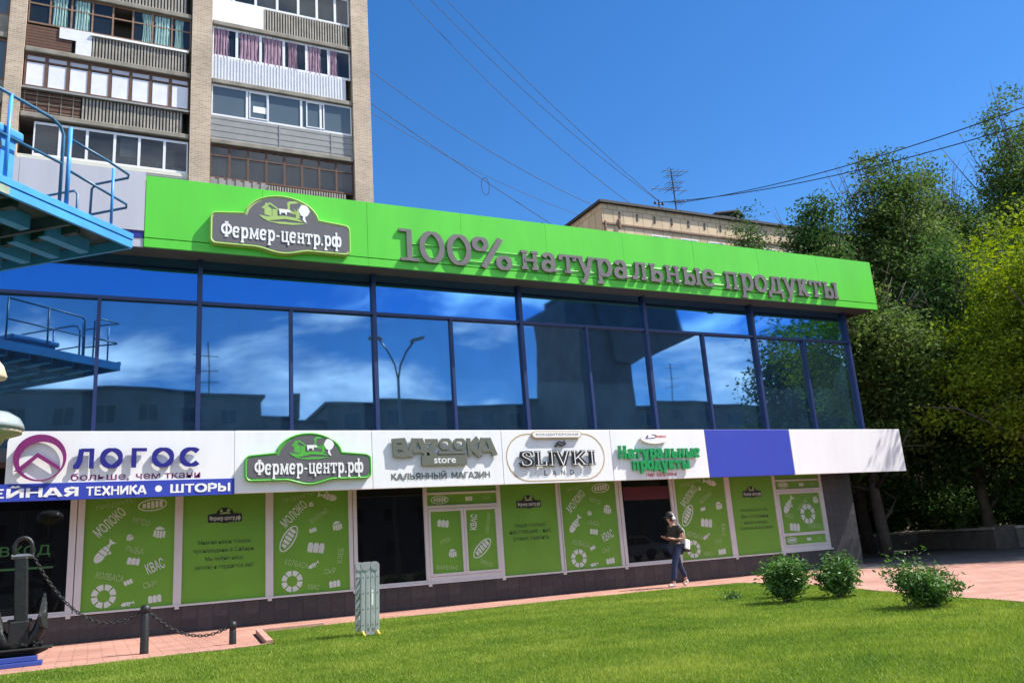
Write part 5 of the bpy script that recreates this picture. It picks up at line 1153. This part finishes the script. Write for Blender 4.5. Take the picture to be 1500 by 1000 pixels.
# bright yellow-green tree at the right edge
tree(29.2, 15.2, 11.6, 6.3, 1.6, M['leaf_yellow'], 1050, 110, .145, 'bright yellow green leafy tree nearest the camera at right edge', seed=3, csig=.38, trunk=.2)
DK = [  # x, y, h, r, z0, mat, seed, bare, label
 (24.4, 21.0, 10.4, 2.9, 2.6, 'leaf_mid', 5, 30, 'grey green tree with bare twigs touching the right end of the green fascia'),
 (27.6, 24.5, 15.2, 2.9, 3.0, 'leaf_dark', 6, 8, 'dark narrow tree with spiky top left of the higher crowns'),
 (32.4, 25.0, 18.2, 3.5, 4.0, 'leaf_mid', 7, 30, 'tall olive tree with crooked bare branches in the middle of the tree row'),
 (37.0, 26.0, 19.0, 3.6, 4.0, 'leaf_mid', 14, 26, 'grey green tree with a mesh of dead branches right of the middle of the row'),
 (43.0, 24.5, 23.6, 4.6, 4.0, 'leaf_mid', 8, 26, 'tallest tree with thin airy crown at the upper right'),
 (46.5, 22.0, 20.0, 5.2, 3.0, 'leaf_dark', 9, 10, 'dark tree behind the yellow green tree at the right edge'),
 (31.6, 33.0, 18.8, 2.6, 4.0, 'leaf_dark', 10, 4, 'dark tree in front of the far end of the pale block'),
 (30.0, 21.0, 11.5, 3.9, 1.0, 'leaf_dark', 11, 16, 'shaded dark tree between the shop corner and the yellow green tree'),
 (36.0, 18.6, 13.0, 4.5, 1.5, 'leaf_dark', 12, 6, 'dark full tree standing close behind the yellow green tree'),
 (34.5, 30.0, 15.5, 4.8, 1.0, 'leaf_dark', 15, 4, 'dark tree deep in the park behind the low wall'),
 (44.0, 31.0, 19.0, 5.5, 1.0, 'leaf_dark', 16, 4, 'dark broad tree deepest in the park at right'),
 (24.2, 28.5, 9.6, 3.0, 1.0, 'leaf_dark', 17, 12, 'small dark tree right behind the back of the shop'),
]
for (x, y, h, r, z0, lm, sd, bare, lb_) in DK:
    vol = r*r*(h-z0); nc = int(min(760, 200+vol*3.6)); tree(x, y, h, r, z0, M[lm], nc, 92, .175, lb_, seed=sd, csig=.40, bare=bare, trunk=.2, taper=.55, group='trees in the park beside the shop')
# trees further to the right, outside the picture, that shade the park
for (x, y, h, r, sd, lb_) in ((33, 4.5, 12.5, 4.0, 23, 'leafy tree to the right of the lawn, mirrored in the rightmost glass panes'), (38, 13.5, 13, 4.6, 21, 'dark tree right of the yellow green tree just outside the picture'), (47, 14.5, 16, 5.5, 22, 'large dark park tree far right outside the picture')):
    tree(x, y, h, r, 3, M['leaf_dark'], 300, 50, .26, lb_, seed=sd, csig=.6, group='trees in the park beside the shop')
for (x, y, h, r, sd, lb_) in ((16.5, 36.0, 17.3, 1.6, 31, 'tree top just showing above the green fascia left of the pale block'), (20.3, 36.5, 17.9, 1.3, 32, 'tree top just showing at the left foot of the pale block roof')):
    tree(x, y, h, r, 13, M['leaf_dark'], 60, 40, .2, lb_, seed=sd, csig=.4)
# undergrowth behind the low wall
def bush(x, y, w, h, n, lsize, label, mt='leaf_bush', stems=10, cat='bush', group='leafy bushes on the lawn', asp=.34, lumps=9, seed=1):
    rr = random.Random(seed); t = empty('shrub', (x, y, 0), label, cat, group); k = MB(); P = []; T = []
    for i in range(stems):
        a = rr.uniform(0, 6.28); e = Vector((x+math.cos(a)*w*rr.uniform(.2, .9), y+math.sin(a)*w*rr.uniform(.2, .9)*.9, h*rr.uniform(.6, 1.1)))
        b0 = Vector((x+rr.uniform(-.06, .06), y+rr.uniform(-.06, .06), 0)); m_ = b0.lerp(e, .5)+Vector((0, 0, .06)); k.tube([b0, m_, e], [.008, .006, .003], 4)
        for q in range(n//stems):
            s = rr.uniform(.25, 1.03); p = b0.lerp(m_, s*2) if s < .5 else m_.lerp(e, s*2-1); sg = .10*w*2
            P.append((p.x+rr.gauss(0, sg), p.y+rr.gauss(0, sg), max(.02, p.z+rr.gauss(0, sg*.6)))); T.append(rr.gauss(.5, .2))
    k.build('stems', M['bark'], t); leaves(P, lsize, M[mt], 'foliage', t, asp, .1, np.array(T)); return t
bush(9.72, 10.42, .42, .60, 4200, .085, 'dense rounded green bush, leftmost of the lawn bushes', stems=26, seed=2)
bush(10.60, 10.16, .38, .62, 3000, .085, 'tall leafy green bush in the middle of the three large lawn bushes', stems=24, seed=3)
bush(10.6, 11.3, .34, .62, 520, .085, 'small sparse plant growing behind between two lawn bushes', stems=9, seed=4)
bush(9.66, 7.76, .43, .42, 3200, .075, 'wide low leafy bush, rightmost on the lawn beside the paving', stems=24, seed=5)
bush(9.60, 8.0, .40, .68, 480, .07, 'thin open sprigs standing up behind the rightmost lawn bush', stems=8, seed=6)
bush(10.0, 12.0, .30, .07, 260, .055, 'low patch of broad weeds at the lawn edge beside the leftmost bush', stems=14, seed=9)
for i, (x, y, w, h) in enumerate(((25.5, 31.5, 2.2, 3.2), (30, 32.5, 2.6, 3.6), (35.5, 31, 2.6, 3.4), (34.5, 26.8, 2.2, 2.8), (37.5, 24, 2.4, 3.0), (33.0, 20.8, 1.6, 2.2), (38.5, 19.0, 2.0, 2.6), (41.0, 27, 3.0, 4.0), (33.0, 24.0, 2.2, 2.6), (38.0, 32.6, 3.0, 4.0), (46.0, 23.0, 3.0, 4.0))):
    bush(x, y, w, h, 5200, .2, ['wide dark thicket behind the back corner of the shop', 'dark thicket behind the far end of the low stone wall', 'dark thicket in the middle of the park shade', 'dark thicket close behind the low wall', 'dark thicket under the tall park trees', 'small dark thicket near the end of the low wall at right', 'dark thicket at the right picture edge above the low wall', 'tall dark thicket filling the gap deep in the park', 'low dark thicket just behind the corner of the low wall', 'dark thicket against the foot of the pale block', 'dark thicket far right deep in the park'][i], 'leaf_dark', 22, 'bush', 'thickets in the park', .5, seed=40+i)
# ------------------------------------------------------------------ low stone wall in the shade
lwl = empty('low_wall', (30.5, 23.5, 0), 'low dark stone wall with paler coping in the tree shade at right', 'wall')
wp = [(33.6,30.6,0),(31.6,24.2,0),(27.6,18.7,0),(29.6,16.8,0)]
wp = [(29.0,29.5,0),(30.9,23.6,0),(27.2,18.0,0)]
wp = [(27.6,27.2,0),(30.6,24.6,0),(27.9,19.2,0),(34,14.6,0)]
for ln_ in (0, 1):
    for a, b_ in resample(wp[:3] if ln_ == 0 else wp[1:3], 1.4)[: (999 if ln_ == 0 else 0)]:
        d = (b_-a).normalized(); n = Vector((-d.y, d.x, 0)); k = MB(); k.obox(a+d*.01-n*.15, (b_-a)-d*.02, n*.3, (0,0,.62+rnd.uniform(-.01,.01))); k.build('wall_block', M['stone'], lwl)
        k = MB(); k.obox(a+d*.006-n*.2+Vector((0,0,.64)), (b_-a)-d*.012, n*.4, (0,0,.09)); bevel(k.build('coping_stone', M['coping'], lwl), .012)
k = MB(); k.box(27.75, 28.25, 18.85, 19.35, 0, .78); k.build('corner_pillar', M['stone'], lwl)
for a, b_ in resample([(28.2,18.9,0),(35,14.0,0)], 1.4):
    d = (b_-a).normalized(); n = Vector((-d.y, d.x, 0)); k = MB(); k.obox(a+d*.01-n*.15, (b_-a)-d*.02, n*.3, (0,0,.62)); k.build('wall_block', M['stone'], lwl)
    k = MB(); k.obox(a+d*.006-n*.2+Vector((0,0,.64)), (b_-a)-d*.012, n*.4, (0,0,.09)); bevel(k.build('coping_stone', M['coping'], lwl), .012)
# ------------------------------------------------------------------ across the street, seen mirrored in the glass
def block(x0, x1, y0, y1, h, label, nfl, pitch, mt='blockgrey'):
    t = empty('apartment_block', ((x0+x1)/2, y1, 0), label, 'apartment building', 'buildings across the street'); k = MB(); k.box(x0, x1, y0, y1, 0, h); k.build('wall', M[mt], t)
    k = MB(); k.box(x0-.3, x1+.3, y0-.3, y1+.3, h, h+.3); k.build('roof', M['roofdark'], t)
    n = int((x1-x0-2)/pitch)
    for f in range(nfl):
        for i in range(n):
            w = bpy.data.objects.new('window', wme2); col.objects.link(w); w.parent = t; w.location = Vector((x0+1.6+i*pitch, y1+.03, 1.5+f*3.0))-wl(t)
    return t
w2 = MB(); w2.box(0, 1.5, -.03, .0, 0, 1.5); w2.cur = 1; w2.box(.08, .7, 0, .02, .08, 1.42); w2.box(.8, 1.42, 0, .02, .08, 1.42); wme2 = w2.mesh('window', [M['concrete'], M['pane']])
block(-22, 12, -54, -40, 16.2, 'five storey dark brick block across the street, left in the mirror glass', 5, 3.2)
block(19.5, 92, -54, -40, 15.6, 'long five storey dark block across the street, mirrored in the middle panes', 5, 3.2)
block(12.05, 19.4, -53, -41, 14.2, 'lower stair block between the two street blocks', 4, 3.2)
# tall dark building with wedge-shaped overhanging top
wt = empty('wedge_building', (45.5, -36, 0), 'tall dark building with wedge shaped overhanging top across the street', 'building', 'buildings across the street')
k = MB(); k.box(40.2, 46.5, -39.8, -31, 0, 24.2); k.build('wall', M['blockgrey'], wt)
k = MB(); k.prism([(44.5,18.2),(46.6,18.2),(54.6,21.6),(52.8,28.6),(49.6,28.8),(43.6,25.0),(43.4,24.3)], -38.5, -30.5); k.build('overhang', M['blockgrey'], wt)
k = MB(); k.box(41.2, 43.2, -37, -33, 24.2, 25.4); k.build('roof_house', M['roofdark'], wt)
ck = MB(); ck.box(16.6, 18.0, -48, -46, 15.6, 18.0); 
tag(ck.build('chimney', M['blockgrey']), 'square brick chimney stack on the roofs across the street', 'chimney')
for i, (x, y) in enumerate(((7.5, -42), (58, -42), (52.5, -42))):
    k = MB(); k.tube([(x,y,16.2),(x,y,21.5-i*.8)], .06, 5)
    for z in (18.0, 19.0, 20.2): k.tube([(x-.9,y,z),(x+.9,y,z+.05)], .04, 4)
    tag(k.build('roof_antenna', M['wire']), ['antenna on the left block across the street', 'antenna on the long block right of the wedge building', 'antenna under the wedge shaped overhang'][i], 'antenna')
sl = empty('street_lamp', (13.6, -4, 0), 'grey double armed street lamp standing by the road', 'street lamp')
k = MB(); k.tube([(13.6,-4,-.1),(13.6,-4,10.0)], [.11,.07], 10); k.build('pole', M['metal_grey'], sl)
for s in (-1, 1):
    k = MB(); k.tube([(13.6,-4,9.9),(13.6+s*.15,-4,10.7),(13.6+s*.5,-4,11.5),(13.6+s*.85,-4,12.0)], .05, 8); k.build('arm', M['metal_grey'], sl, True)
    k = MB(); k.obox((13.6+s*.75,-4.17,12.0), (s*.62,0,.22), (0,.34,0), (0,0,.16)); bevel(k.build('lamp_head', M['lampglass'], sl), .05, 3)
# parked cars by the road, mirrored in the dark shop doors
cb = MB(); cb.prism([(-2.1,.35),(-2.15,.62),(-2.0,.82),(-1.15,.92),(-.55,1.38),(.85,1.42),(1.65,.98),(2.1,.92),(2.15,.6),(2.1,.35),(1.75,.32),(1.7,.55),(1.3,.68),(.95,.55),(.9,.30),(-.95,.30),(-1.0,.55),(-1.35,.68),(-1.7,.55),(-1.75,.32)], -.82, .82)
cw = MB(); cw.prism([(-1.02,.93),(-.52,1.31),(.15,1.34),(.15,.95)], -.83, .83); cw.prism([(.22,.95),(.22,1.34),(.8,1.35),(1.4,1.0)], -.831, .831)
ws = MB(); ws.add([(-1.17,-.72,.94),(-.57,-.66,1.38),(-.57,.66,1.38),(-1.17,.72,.94)], [(0,1,2,3)]); ws.v = [(x-.01, y, z+.012) for x, y, z in ws.v]
wh = MB(); wh.lathe([(.001,-.1),(.2,-.1),(.31,-.1),(.33,-.06),(.33,.06),(.31,.1),(.001,.1)], (0,0,0), 18, 'y')
rimm = MB(); rimm.lathe([(.001,-.115),(.19,-.105),(.2,.105),(.001,.115)], (0,0,0), 12, 'y')
hl = MB(); hl.box(-2.165, -2.06, -.2, .2, 0, .14)
me_w = wh.mesh('wheel', M['rubber'], True); me_r = rimm.mesh('rim', M['metal_grey'], True); me_h = hl.mesh('headlight', M['white2'])
for (x, y, pm, lb_) in ((30.5,-9.0,'paint_white','white car parked by the road opposite the middle shop door'), (35.6,-9.1,'paint_silver','silver car parked behind the white car by the road'), (-3.2,-8.2,'paint_silver','silver car parked opposite the left entrance'), (12.2,-9.0,'paint_red','dark red car parked opposite the second shop door')):
    t = empty('parked_car', (x, y, -.03), lb_, 'car', 'cars parked by the road')
    for nm, me in (('body', cb.mesh('body', M[pm])), ('side_window', cw.mesh('side_window', M['pane'])), ('windscreen', ws.mesh('windscreen', M['pane']))):
        o = bpy.data.objects.new(nm, me); col.objects.link(o); o.parent = t
    for wx in (-1.35, 1.32):
        for wy in (-.74, .74):
            w = bpy.data.objects.new('wheel', me_w); col.objects.link(w); w.parent = t; w.location = (wx, wy, .33); r_ = bpy.data.objects.new('rim', me_r); col.objects.link(r_); r_.parent = w
    for wy in (-.55, .55): 
        w = bpy.data.objects.new('headlight', me_h); col.objects.link(w); w.parent = t; w.location = (0, wy, .6)
